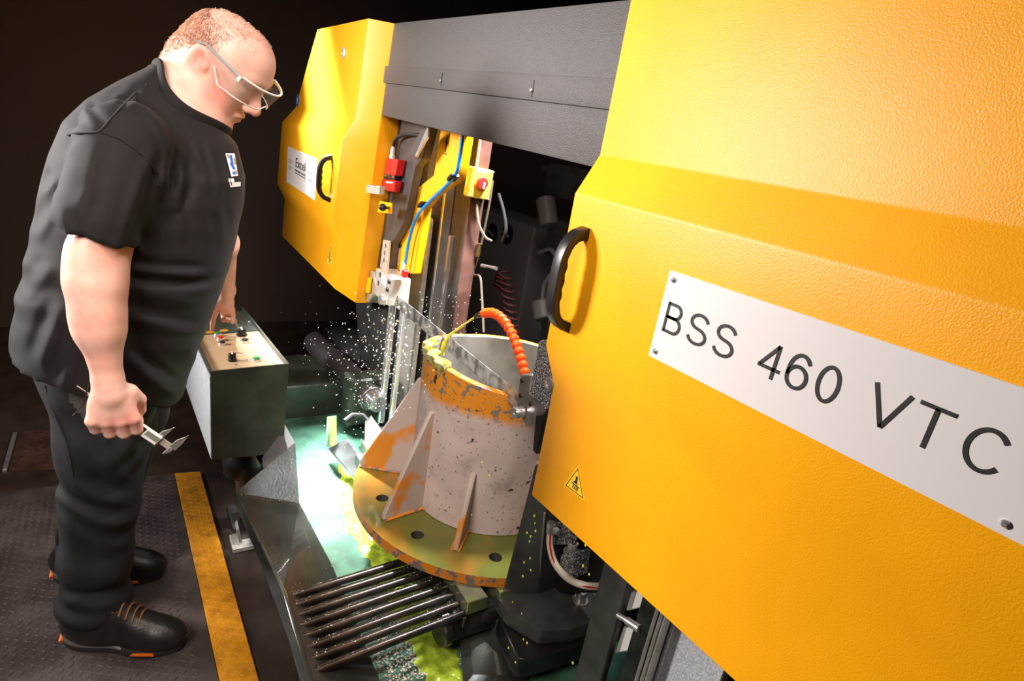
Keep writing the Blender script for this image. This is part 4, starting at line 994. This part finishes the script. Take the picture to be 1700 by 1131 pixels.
def wrinkles(P, d):
    w_ = (fold(P, (.13, 1.52, 1.36), (1, .2, .25), .05, .004, .12) + fold(P, (.20, 1.60, 1.34), (1, -.4, .1), .055, .003, .13)
          + fold(P, (.10, 1.5, 1.14), (.15, 0, 1), .075, .0035, .15) + fold(P, (-.2, 1.6, 1.12), (.3, .2, 1), .08, .004, .15)
          + fold(P, (-.12, 1.55, .98), (.9, 0, .5), .08, .004, .15)
          + fold(P, (-.08, 1.58, 1.46), (.3, .6, 1), .05, .004, .09) + fold(P, (.06, 1.5, .92), (.7, .2, .8), .09, .004, .16))
    w_ = w_ + pull(P, (.05, 1.49, 1.33), (.12, 1.53, 1.47), .012, .008) + pull(P, (.075, 1.49, 1.30), (.16, 1.55, 1.44), .011, .007) + pull(P, (.10, 1.5, 1.26), (.21, 1.60, 1.40), .012, .005)
    w_ = w_ - pull(P, (.03, 1.48, 1.16), (.24, 1.62, 1.13), .014, .005) + pull(P, (.03, 1.48, 1.13), (.22, 1.62, 1.10), .014, .005)
    w_ = w_ + pull(P, (-.10, 1.50, 1.45), (-.12, 1.56, 1.36), .012, .008) - pull(P, (-.08, 1.49, 1.45), (-.10, 1.55, 1.36), .012, .006)
    w_ = w_ + creases(P)
    d = d + w_ * np.clip(1 - np.abs(d) / .05, 0, 1)
    hem = .835 - .42 * P[:, 0] + .05 * (1.75 - P[:, 1]) * 2 + .006 * np.sin(P[:, 0] * 40 + P[:, 1] * 25)
    d = np.maximum(d, hem - P[:, 2])
    d = np.maximum(d, NR - .004 - neck_r(P) - np.clip((P - NB) @ NX_, 0, 1) * 5)
    return d
Ps, Qs = shirt.mesh((-.36, 1.30, .68), (.42, 2.25, 1.72), .006, wrinkles)
Ps = smooth_mesh(Ps, Qs, 2, .5)
cloth = mat('black_cotton', (0.0095, 0.008, 0.0078), .78, bump=.15, bscale=900, spec=.25)
cloth.node_tree.nodes['Principled BSDF'].inputs['Sheen Weight'].default_value = .03
ts = np_obj('t_shirt', Ps, Qs, cloth, man)

# trousers
tr = SDF()
tr.ell((-.05, 1.76, .90), (.165, .20, .13), None, .05)
tr.cone((-.06, 1.66, .84), (-.066, 1.665, .72), .118, .108, .05); tr.cone((-.066, 1.665, .72), (-.086, 1.69, .50), .108, .090, .03)
tr.cone((-.086, 1.69, .50), (-.106, 1.71, .30), .090, .086, .03); tr.cone((-.106, 1.71, .30), (-.118, 1.715, .135), .086, .082, .03)
tr.ell((-.118, 1.715, .15), (.094, .094, .055), None, .03)
tr.cone((.0, 1.87, .84), (-.012, 1.90, .66), .112, .098, .04); tr.cone((-.012, 1.90, .66), (-.088, 1.96, .30), .098, .084, .03)
tr.cone((-.088, 1.96, .30), (-.135, 1.975, .13), .084, .080, .03); tr.ell((-.135, 1.975, .14), (.092, .09, .05), None, .03)
def twr(P, d):
    w_ = (fold(P, (-.12, 1.63, .16), (.45, .1, 1), .065, .006, .09) + fold(P, (-.08, 1.6, .32), (.5, .2, 1), .09, .004, .13)
          + fold(P, (-.14, 1.6, .56), (.7, .1, .7), .07, .006, .11) + fold(P, (-.12, 1.58, .74), (.95, .1, .2), .06, .004, .12)
          + fold(P, (-.03, 1.6, .48), (.4, 0, 1), .09, .003, .12) + fold(P, (-.13, 1.95, .15), (.3, .1, 1), .06, .008, .09)
          + fold(P, (.02, 1.58, .76), (.6, .3, -.7), .08, .004, .10))
    w_ = w_ - pull(P, (-.17, 1.64, .60), (-.09, 1.60, .55), .012, .006) - pull(P, (-.19, 1.66, .215), (-.06, 1.62, .19), .012, .010) + pull(P, (-.19, 1.66, .245), (-.05, 1.62, .235), .012, .007)
    d = d + w_ * np.clip(1 - np.abs(d) / .05, 0, 1)
    d = np.maximum(d, .108 - P[:, 2] - .012 * np.sin(P[:, 0] * 30))
    return np.maximum(d, P[:, 2] - .95)
Pt, Qt = tr.mesh((-.32, 1.45, .06), (.20, 2.15, 1.0), .006, twr)
Pt = smooth_mesh(Pt, Qt, 2, .5)
denim = mat('dark_work_cloth', (0.017, 0.017, 0.019), .75, color2=(0.03, 0.034, 0.042), vscale=7, lo=.5, hi=.8, bump=.2, bscale=700, spec=.3)
tro = np_obj('trousers', Pt, Qt, denim, man)

from mathutils.bvhtree import BVHTree
def bvh(P, Q): return BVHTree.FromPolygons([tuple(p) for p in P], [tuple(q) for q in Q])
def surf_patch(tree, quad, n, m, name, parent, lift=.0012, region=None):
    """a thin patch lying on a surface: a quad given by pixel corners, laid onto it"""
    vs = []; idx = {}; fs = []
    for i in range(n + 1):
        for j in range(n + 1):
            u, v = j / n, i / n
            px = [(quad[0][k] * (1 - u) + quad[1][k] * u) * (1 - v) + (quad[3][k] * (1 - u) + quad[2][k] * u) * v for k in (0, 1)]
            d = V(ray(*px)).normalized(); h = tree.ray_cast(V(CAM), d)
            if h[0] is None: continue
            nn = h[1] if h[1].dot(d) < 0 else -h[1]
            idx[i, j] = len(vs); vs.append(h[0] + nn * lift)
    for i in range(n):
        for j in range(n):
            if all(q in idx for q in ((i, j), (i, j + 1), (i + 1, j + 1), (i + 1, j))) and (region is None or region((j + .5) / n, (i + .5) / n)):
                fs.append([idx[i, j], idx[i + 1, j], idx[i + 1, j + 1], idx[i, j + 1]])
    if not fs: return None
    b = MB(); b.v = vs; b.f = fs; return b.build(name, m, parent)
tree_s = bvh(Ps, Qs)
LQ = [(373, 255), (388, 255), (394, 292), (383, 294)]
surf_patch(tree_s, LQ, 6, mat('logo_white', (.8, .78, .76), .6), 'chest_logo', ts, .0022)
lb_ = mat('logo_blue', (.03, .13, .5), .6); ltn = mat('logo_tan', (.35, .27, .16), .6)
surf_patch(tree_s, LQ, 24, lb_, 'logo_letter', ts, .0034, lambda u, v: .08 < v < .93 and ((.32 < u < .62 and v < .5) or (abs(u - (.35 + (v - .45) * 1.0)) < .17 and .42 < v < .72) or (.25 < u < .62 and v > .78)))
surf_patch(tree_s, LQ, 24, ltn, 'logo_corner', ts, .0034, lambda u, v: (.08 < v < .5 and .74 < u < .92 and v > .2) or (.76 < v < .92 and .72 < u < .9) or (.06 < v < .2 and .08 < u < .24))
surf_patch(tree_s, [(378, 297), (387, 297), (388, 303), (379, 303)], 8, offwhite, 'logo_text', ts, .0022, lambda u, v: not (.22 < u < .34))
surf_patch(tree_s, [(380, 304), (398, 302), (398, 309), (381, 311)], 10, offwhite, 'logo_text', ts, .0022, lambda u, v: not (.1 < u < .18 and v < .6))
# seams of the sleeve and yoke, ribbed collar
def surf_line(tree, pxs, m, name, parent, r=.0016, lift=.0004):
    pts = []
    for px, py in pxs:
        d = V(ray(px, py)).normalized(); h = tree.ray_cast(V(CAM), d)
        if h[0] is not None: pts.append(h[0] - d * lift)
    if len(pts) > 2: MB().tube(catmull(pts, 4), r, 6).build(name, m, parent)
surf_line(tree_s, [(112, 224), (122, 221), (140, 221), (165, 218), (185, 196), (205, 175), (225, 155), (245, 140)], cloth, 'shoulder_seam', ts, .0022)
surf_line(tree_s, [(168, 220), (200, 232), (232, 255), (252, 275), (262, 292), (262, 310)], cloth, 'sleeve_seam', ts, .0022)
tree_b = bvh(Pb, Qb)
nx_ = V(NX_); u_ = (V((0, 1, 0)) - nx_ * nx_.y).normalized(); w_v = nx_.cross(u_); ring_s = []
for k in range(56):
    a = 2 * math.pi * k / 56; out = u_ * math.cos(a) + w_v * math.sin(a)
    ss = np.linspace(-.10, .26, 160); PP = np.array(NA)[None] + np.array(out)[None] * NR + ss[:, None] * NX_[None]
    dd = np.minimum(torso(PP), np.minimum(np.linalg.norm(PP - np.array([.02, 1.61, 1.447]), axis=1), np.linalg.norm(PP - np.array([.06, 1.91, 1.447]), axis=1)) - .068)
    ins = np.argwhere(dd < 0); ring_s.append(ss[ins[0, 0]] if len(ins) else .2)
ring_s = np.array(ring_s)
for _ in range(3): ring_s = (np.roll(ring_s, 1) + ring_s * 2 + np.roll(ring_s, -1)) / 4
rgs = []
for k in range(56):
    a = 2 * math.pi * k / 56; out = u_ * math.cos(a) + w_v * math.sin(a); p = V(NA) + out * (NR + .001) + nx_ * (ring_s[k] - .004)
    rgs.append([p + out * (.0055 * math.cos(q)) - nx_ * (.013 * math.sin(q)) for q in [2 * math.pi * j / 8 for j in range(8)]])
MB().rings(rgs, caps=False, closed=True).build('collar', cloth, ts)
# pocket patch on the trousers
tree_t = bvh(Pt, Qt)
surf_patch(tree_t, [(111, 630), (158, 634), (160, 696), (122, 692)], 8, mat('grey_pocket_cloth', (.06, .055, .052), .8), 'pocket_flap', tro, .003, lambda u, v: not (v > .55 and u < (v - .55) * .9))
surf_line(tree_t, [(75, 640), (92, 690), (112, 740), (122, 790)], denim, 'side_seam', tro, .0025)

# boots
bootm = mat('black_boot_leather', (.014, .012, .012), .38, bump=.25, bscale=160, var=.3)
solem = mat('boot_sole', (.03, .027, .026), .6); greysole = mat('grey_boot_heel', (.16, .14, .13), .55); borange = mat('boot_orange', (.85, .17, .01), .5); lacem = mat('brown_lace', (.22, .09, .03), .7)
def boot(heel, toe, label):
    heel = np.array([*heel, 0.0]); toe = np.array([*toe, 0.0]); L = np.linalg.norm(toe - heel); u = (toe - heel) / L; v = np.array([-u[1], u[0], 0]); zz = np.array([0, 0, 1.])
    z0 = PT + .001
    def w(a, b, c): return heel + u * a * L + v * b + zz * (c + z0)
    R = np.stack([u, v, zz], 1)
    s = SDF()
    s.ell(w(.22, 0, .07), (.085, .045, .06), R, .03); s.cone(w(.22, 0, .09), w(.22, 0, .17), .05, .055, .04)
    s.ell(w(.55, 0, .06), (.12, .047, .05), R, .04); s.ell(w(.78, .0, .045), (.085, .054, .042), R, .03); s.cone(w(.30, 0, .14), w(.62, 0, .075), .044, .036, .03)
    def post(P, d): return np.maximum(d, (z0 + .022) - P[:, 2])
    mn = np.minimum(heel, toe) - .08; mx = np.maximum(heel, toe) + .08; mn[2] = 0; mx[2] = .26
    P, Q = s.mesh(mn, mx, .005, post); P = smooth_mesh(P, Q, 2, .5)
    o = np_obj('work_boot', P, Q, bootm, man); 
    ol = []
    for t in np.linspace(0, 2 * math.pi, 40, endpoint=False):
        a = .5 - .5 * math.cos(t); wd = .040 + .016 * math.exp(-((a - .74) / .2) ** 2) + .002 * math.exp(-((a - .15) / .15) ** 2) - .006 * math.exp(-((a - .42) / .14) ** 2)
        ol.append((a * 1.02 - .01, wd * (abs(math.sin(t)) ** .6) * (1 if math.sin(t) > 0 else -1)))
    rg = []
    for zf, k in ((.0, .96), (.006, 1.0), (.024, 1.02), (.030, .98)):
        rg.append([w(.5 + (a - .5) * (1 + (k - 1) * .5), b * k, zf + (.006 * max(0, a - .75) * 4 if zf > .001 else .004 * max(0, a - .8) * 4)) for a, b in ol])
    MB().rings(rg).build('sole', solem, o)
    # heel wrap and coloured inserts
    def wd_(a): return .040 + .016 * math.exp(-((a - .74) / .2) ** 2) + .002 * math.exp(-((a - .15) / .15) ** 2) - .006 * math.exp(-((a - .42) / .14) ** 2)
    hw = []
    for t in np.linspace(-1.62, 1.62, 31):
        a = .5 - .5 * math.cos(t); sd = wd_(a) * (abs(math.sin(t)) ** .6) * (1 if t > 0 else -1); h_ = .006 + .046 * max(0, 1 - a / .52) ** .8; ou = np.array([-math.cos(t) * .5, math.sin(t)]); ou = ou / (np.linalg.norm(ou) + 1e-9)
        def wq(off, z_): return V(w(a * 1.02 - .01 + ou[0] * off / L, sd + ou[1] * off, z_))
        hw.append([wq(-.004, .022), wq(.003, .022), wq(.0035, .022 + h_ * .6), wq(-.001, .022 + h_), wq(-.006, .022 + h_)])
    MB().rings(hw).build('heel_wrap', greysole, o)
    for sg in (-1, 1):
        pts = [w(a, sg * .0565 * (1 if a < .8 else .985), c) for a, c in ((.62, .018), (.82, .020), (.81, .028), (.64, .026))]
        MB().prism(pts, tuple(v * sg * .003)).build('sole_insert', borange, o)
    MB().tube([w(-.012 + .03 * abs(q) / .03 * .6, q, .030 + .012 * (1 - abs(q) / .03)) for q in np.linspace(-.03, .03, 9)], .006, 8).build('heel_insert', borange, o)
    for k in range(6):
        t = k / 5; a = .40 + .26 * t; hgt = .150 - .05 * t + .004
        pts = [w(a + .02 * q * 10 * .3, q, hgt + .018 - 18 * q * q) for q in np.linspace(-.032, .032, 9)]
        pts2 = [w(a - .02 * q * 10 * .3, q, hgt + .020 - 18 * q * q) for q in np.linspace(-.032, .032, 9)]
        MB().tube(pts, .0026, 6).build('lace', lacem, o); MB().tube(pts2, .0026, 6).build('lace', lacem, o)
    MB().prism([w(a, b, c) for a, b, c in ((.80, -.03, .081), (.9, -.028, .07), (.9, .028, .07), (.80, .03, .081))], (0, 0, .004)).build('toe_cap', mat('glossy_toe', (.015, .014, .014), .15), o, bevel=.002)
    return o
boot((-.192, 1.722), (.098, 1.582), ''); boot((-.238, 2.018), (.062, 1.92), '')

# hair: short strands over the scalp, thin on the crown
hairm = mat('ginger_brown_hair', (.36, .20, .13), .55, color2=(.52, .32, .22), vscale=60)
hb = MB(); cnt = 0
rnd = random.Random(3)
def strand(loc, direc, ln, wdt):
    dW = V(RH @ np.array(direc)).normalized(); o = V(hp_(*loc)); h = tree_b.ray_cast(o, dW)
    if h[0] is None: return
    n = h[1] if h[1].dot(dW) > 0 else -h[1]
    flow = V(RH @ np.array([.55, 0, -.4 - .2 * rnd.random()])); flow = (flow - n * flow.dot(n))
    if flow.length < 1e-3: return
    flow = (flow.normalized() + V((rnd.uniform(-.35, .35), rnd.uniform(-.35, .35), rnd.uniform(-.35, .35)))).normalized(); side = n.cross(flow).normalized() * wdt
    a = h[0] - n * .0008; hb.add([a - side, a + side, a + flow * ln * .6 + n * .0028, a + flow * ln + n * .0022], [(0, 1, 2), (1, 3, 2)])
while cnt < 16000:
    th = rnd.uniform(-math.pi, math.pi); ph = math.asin(rnd.uniform(-.8, 1)); d = (math.cos(ph) * math.cos(th), math.cos(ph) * math.sin(th), math.sin(ph))
    side_ = abs(d[1]); back_ = -d[0]
    dens = 0.0
    if d[2] > -.45 and d[0] < .30 + .1 * d[2] and not (d[2] < -.05 and d[0] > -.22): dens = .55 if d[2] < .6 else .12
    if d[2] > .45 and -.1 < d[0] < .72: dens = max(dens, .05 + .3 * math.exp(-((abs(d[1]) - .55) / .12) ** 2) * (d[0] < .5))
    if d[2] > .8: dens = min(dens, .05)
    dens *= min(1, max(0, (.34 + .1 * d[2] - d[0]) / .22)) if d[2] < .45 else 1
    if d[0] < -.45 and -.8 < d[2] < -.2: dens = .5
    dens *= min(1, max(0, (d[2] + (.80 if d[0] < -.45 else .48)) / .15))
    if rnd.random() > dens: cnt += .25; continue
    strand((-.012, 0, .03), d, rnd.uniform(.005, .010), .00022); cnt += 1
ho = hb.build('hair', hairm, man, smooth=False); ho['kind'] = 'stuff'
eb = MB()
hb = eb
for sg in (-1, 1):
    for k in range(160):
        t = rnd.random(); strand((.02, .012 * sg + .045 * sg * t, .02), (.8, .0 + .1 * sg * t, .075 - .03 * t * t + rnd.uniform(-.02, .02)), .009, .0006)
if eb.v: eb.build('eyebrows', hairm, man, smooth=False)

# safety glasses
gl = thing('safety_glasses', tuple(hp_(.1, 0, 0)), 'clear plastic safety glasses worn by the man', 'glasses')
clear = mat('clear_polycarbonate', (.85, .9, .86), .04, spec=.8, alpha=.045)
frame_m = mat('grey_frame', (.25, .27, .26), .25); whitep = mat('pale_frame', (.7, .72, .68), .25, alpha=1.0)
def gw(x, y, z): return V(hp_(x, y, z))
def garc(t):   # t -1..1 across the face
    a = t * 1.15; return (.052 + .088 * math.cos(a), .098 * math.sin(a))
n = 24; ring = []
for i in range(n + 1):
    t = -1 + 2 * i / n; x, y = garc(t)
    nose = .012 * math.exp(-(t / .12) ** 2)
    o_ = V((math.cos(t * 1.15), math.sin(t * 1.15), 0))
    ring.append([gw(x, y, .030), gw(x + .0015 * o_.x, y + .0015 * o_.y, .030), gw(x + .0015 * o_.x - .006, y + .0015 * o_.y, -.018 + nose), gw(x - .006, y, -.018 + nose)])
MB().rings(ring).build('lens', clear, gl)
MB().tube([gw(*garc(-1 + 2 * i / n), .032) for i in range(n + 1)], .0028, 8).build('brow_bar', whitep, gl)
MB().tube([gw(garc(-1 + 2 * i / n)[0] - .006, garc(-1 + 2 * i / n)[1], -.019 + .012 * math.exp(-((-1 + 2 * i / n) / .12) ** 2)) for i in range(n + 1)], .0016, 6).build('lens_rim', whitep, gl)
for sg in (-1, 1):
    x1, y1 = garc(sg)
    MB().tube([gw(x1, y1, .028), gw(.055, .091 * sg, .028), gw(.02, .088 * sg, .028), gw(-.01, .086 * sg, .028), gw(-.03, .083 * sg, .016)], [.004, .0038, .0034, .0030, .0026], 8).build('temple', frame_m, gl)
    MB().box(gw(x1 - .004, y1 * 1.0, .024), (.008, .008, .014), RH_).build('hinge', whitep, gl, bevel=.001)
    pts = [gw(x1, y1, .024), gw(x1 - .006, y1, -.018), gw(.055, .088 * sg, -.022), gw(.028, .086 * sg, .004), gw(.022, .087 * sg, .024)]
    MB().prism(pts, V(RH @ np.array([0, .0014 * sg, 0]))).build('side_shield', clear, gl)
    MB().tube(pts[1:4], .0013, 6).build('shield_rim', whitep, gl)
for sg in (-1, 1):   # yellow edge tint at the lens end
    x1, y1 = garc(.93 * sg)
    if sg > 0: MB().tube([gw(*garc(.55), .029), gw(*garc(.75), .029), gw(*garc(.98), .027), gw(garc(.98)[0] - .004, garc(.98)[1], -.02)], .0026, 6).build('lens_edge', mat('amber_edge', (.8, .45, .05), .2), gl)

# caliper in the near hand
ca = thing('digital_caliper', (.0, 1.42, .87), 'steel digital caliper held in the man\'s right hand', 'caliper')
c0 = at(150, 652, y=1.425); c1_ = at(288, 746, y=1.40)
cu_ = (c1_ - c0).normalized(); cn = V((0, -1, 0)); cn = (cn - cu_ * cn.dot(cu_)).normalized(); cv = cn.cross(cu_).normalized()
if cv.z < 0: cv = -cv
CL = (c1_ - c0).length; CR = Matrix((cu_, cv, cn)).transposed()
def cw(a, b, c=0): return c0 + cu_ * a + cv * b + cn * c
MB().box(cw(CL / 2, 0), (CL, .015, .0035), CR).build('beam', brushed, ca, bevel=.0005)
sx = CL - .070
MB().box(cw(sx + .006, -.002, .004), (.052, .024, .010), CR).build('slider', offwhite, ca, bevel=.002)
MB().box(cw(sx + .012, .0, .0095), (.032, .012, .0015), CR).build('display', mat('lcd', (.18, .2, .17), .2), ca)
MB().box(cw(sx - .012, .002, .0095), (.008, .010, .0015), CR).build('display_button', gunmetal, ca)
def jaw_(a, sgn, h, back, nm): return MB().prism([cw(a, 0, -.002), cw(a + back, 0, -.002), cw(a + back * .9, sgn * h * .5, -.002), cw(a + .001, sgn * h, -.002), cw(a - .0005, sgn * h, -.002)], cn * .004).build(nm, steel, ca, bevel=.0004)
jaw_(CL, 1, .044, -.012, 'fixed_jaw'); jaw_(CL - .001, 1, .044, .006, 'fixed_jaw'); jaw_(CL - .036, 1, .040, -.014, 'sliding_jaw'); jaw_(CL - .010, -1, .022, .010, 'inside_jaw'); jaw_(CL - .034, -1, .022, -.010, 'inside_jaw')
MB().lathe([(.006, -.004), (.006, .004), (.0005, .0045)], cw(sx + .004, -.016), cu_, 12).build('thumb_roller', gunmetal, ca)
MB().tube([at(151, 656, y=1.425), at(128, 641, y=1.425)], .0016, 6).build('depth_rod', steel, ca)
MB().tube([at(px, py, y=1.42) for px, py in ((146, 639), (143, 656), (138, 672), (121, 691))], .0011, 6).build('wire_clip', gunmetal, ca)
# ------------------------------------------------------------------ chips and coolant
def blob(b, p, r, sx=1.0, sz=1.0):
    p = V(p); b.add([p + V((r * sx, 0, 0)), p + V((0, r, 0)), p + V((-r * sx, 0, 0)), p + V((0, -r, 0)), p + V((0, 0, r * sz)), p + V((0, 0, -r * sz))],
          [(0, 1, 4), (1, 2, 4), (2, 3, 4), (3, 0, 4), (1, 0, 5), (2, 1, 5), (3, 2, 5), (0, 3, 5)])
rn = random.Random(11)
# the stream of coolant foam along the tray bottom
cl_ = catmull([at(px, py, z=.286) for px, py in ((583, 770), (590, 820), (606, 870), (640, 925), (680, 1000), (716, 1075), (745, 1140), (760, 1180))], 14)
wds = np.interp(np.linspace(0, 1, len(cl_)), [0, .3, .6, 1], [.045, .06, .055, .05])
rgs = []; NW = 26
for i, p in enumerate(cl_):
    d = (cl_[min(i + 1, len(cl_) - 1)] - cl_[max(i - 1, 0)]); d.z = 0; d.normalize(); s_ = V((d.y, -d.x, 0)); row = []
    for k in range(NW + 1):
        t = -1 + 2 * k / NW; e = wds[i] * (1 + .12 * math.sin(i * .7) + .08 * math.sin(i * 1.9 + 1))
        q = p + s_ * t * e; h = .007 * (1 - t ** 4) * (1 + .45 * math.sin(q.x * 150 + 2 * math.sin(q.y * 60)) * math.sin(q.y * 110 + 1.3) + .25 * math.sin(q.x * 310 + q.y * 270)) + .0005
        row.append(V((q.x, q.y, .2855 + max(0, h))))
    rgs.append(row)
fv = [p for r in rgs for p in r]; ff = []
for i in range(len(rgs) - 1):
    for k in range(NW): ff.append([i * (NW + 1) + k, i * (NW + 1) + k + 1, (i + 1) * (NW + 1) + k + 1, (i + 1) * (NW + 1) + k])
st_ = MB(); st_.v = fv; st_.f = ff
tag(st_.build('coolant_stream', coolant, None), 'yellow green foaming coolant stream on the chip tray bottom', 'coolant', kind='stuff')
# swarf lying on the tray, the chute, the grate and the ledges
chipm = mat('steel_swarf', (.55, .5, .42), .4, .4)
sw_ = MB()
def scatter(poly_px, z, n, r0, r1):
    """chips lie where the photograph shows them, on a surface of height z"""
    for _ in range(n):
        u, v = rn.random(), rn.random(); q = [(poly_px[0][k] * (1 - u) + poly_px[1][k] * u) * (1 - v) + (poly_px[3][k] * (1 - u) + poly_px[2][k] * u) * v for k in (0, 1)]
        p = at(*q, z=z); r = rn.uniform(r0, r1); blob(sw_, p + V((0, 0, r * .5)), r, rn.uniform(.4, 1.4), rn.uniform(.3, .8))
scatter([(500, 740), (590, 735), (640, 900), (545, 900)], .2855, 700, .0010, .0030)
scatter([(620, 1010), (690, 1000), (760, 1131), (610, 1131)], .2855, 1500, .0015, .0045)
scatter([(700, 1000), (800, 1020), (860, 1131), (760, 1131)], .2855, 350, .001, .003)
for k in range(8):
    yk = 1.232 - k * .0345
    for _ in range(70):
        x_ = rn.uniform(.31, .68); blob(sw_, (x_, yk + .027 * (x_ - .292) / .408 + rn.uniform(-.005, .005), .4385), rn.uniform(.0008, .0022), rn.uniform(.5, 1.4), .6)
def tri_pts(a, b_, c_, n, r0, r1):
    for _ in range(n):
        u, v = rn.random(), rn.random()
        if u + v > 1: u, v = 1 - u, 1 - v
        p = a + (b_ - a) * u + (c_ - a) * v; r = rn.uniform(r0, r1); blob(sw_, p + V((0, 0, r * .4)), r, rn.uniform(.4, 1.4), rn.uniform(.3, .8))
tri_pts(A, Cq, D, 130, .0007, .0018); tri_pts(A, D, E, 130, .0007, .0018); tri_pts(A, Bq, Cq, 90, .0007, .0018)
tag(sw_.build('swarf', chipm, None, smooth=False), 'pale steel swarf scattered over the chip tray and the grate', 'swarf', kind='stuff')
# drops thrown off by the blade
dropm = mat('coolant_drop', (.85, .82, .7), .1, coat=.5)
dr = MB()
for _ in range(520):
    px = rn.gauss(610, 62); py = rn.gauss(610, 62)
    if not (455 < px < 720 and 470 < py < 745): continue
    if 585 < px and py > 600 + (px - 600) * -.9 + 150: continue
    p = at(px, py, x=rn.uniform(.56, .84)); r = rn.uniform(.0010, .0030); blob(dr, p, r, 1, rn.uniform(.8, 1.5))
for _ in range(60):
    p = at(rn.uniform(700, 800), rn.uniform(490, 560), x=rn.uniform(.8, .9)); blob(dr, p, rn.uniform(.0008, .0016))
for _ in range(40):
    p = at(rn.uniform(610, 680), rn.uniform(505, 600), x=.84); blob(dr, p, rn.uniform(.002, .0038), 1, 1.8)
tag(dr.build('flying_drops', dropm, None, smooth=False), 'white coolant drops flying off the blade above the tray', 'drops', kind='stuff')
yd = MB()
for px, py in ((887, 857), (888, 869), (889, 882), (875, 885), (881, 891), (879, 899), (880, 927), (870, 934), (881, 947), (868, 957), (851, 1000), (866, 1019), (869, 1062), (875, 1068), (844, 1076), (856, 1100), (951, 1101), (959, 903), (972, 906), (978, 954), (968, 940), (905, 830), (800, 768), (812, 790), (783, 855)):
    p = at(px, py, x=rn.uniform(.70, .78)); blob(yd, p, rn.uniform(.0022, .0036), .8, 1.5)
tag(yd.build('yellow_drops', mat('yellow_drop', (.75, .7, .06), .1, coat=.6), None), 'yellow coolant drops falling in front of the vice jaw', 'drops', kind='stuff')
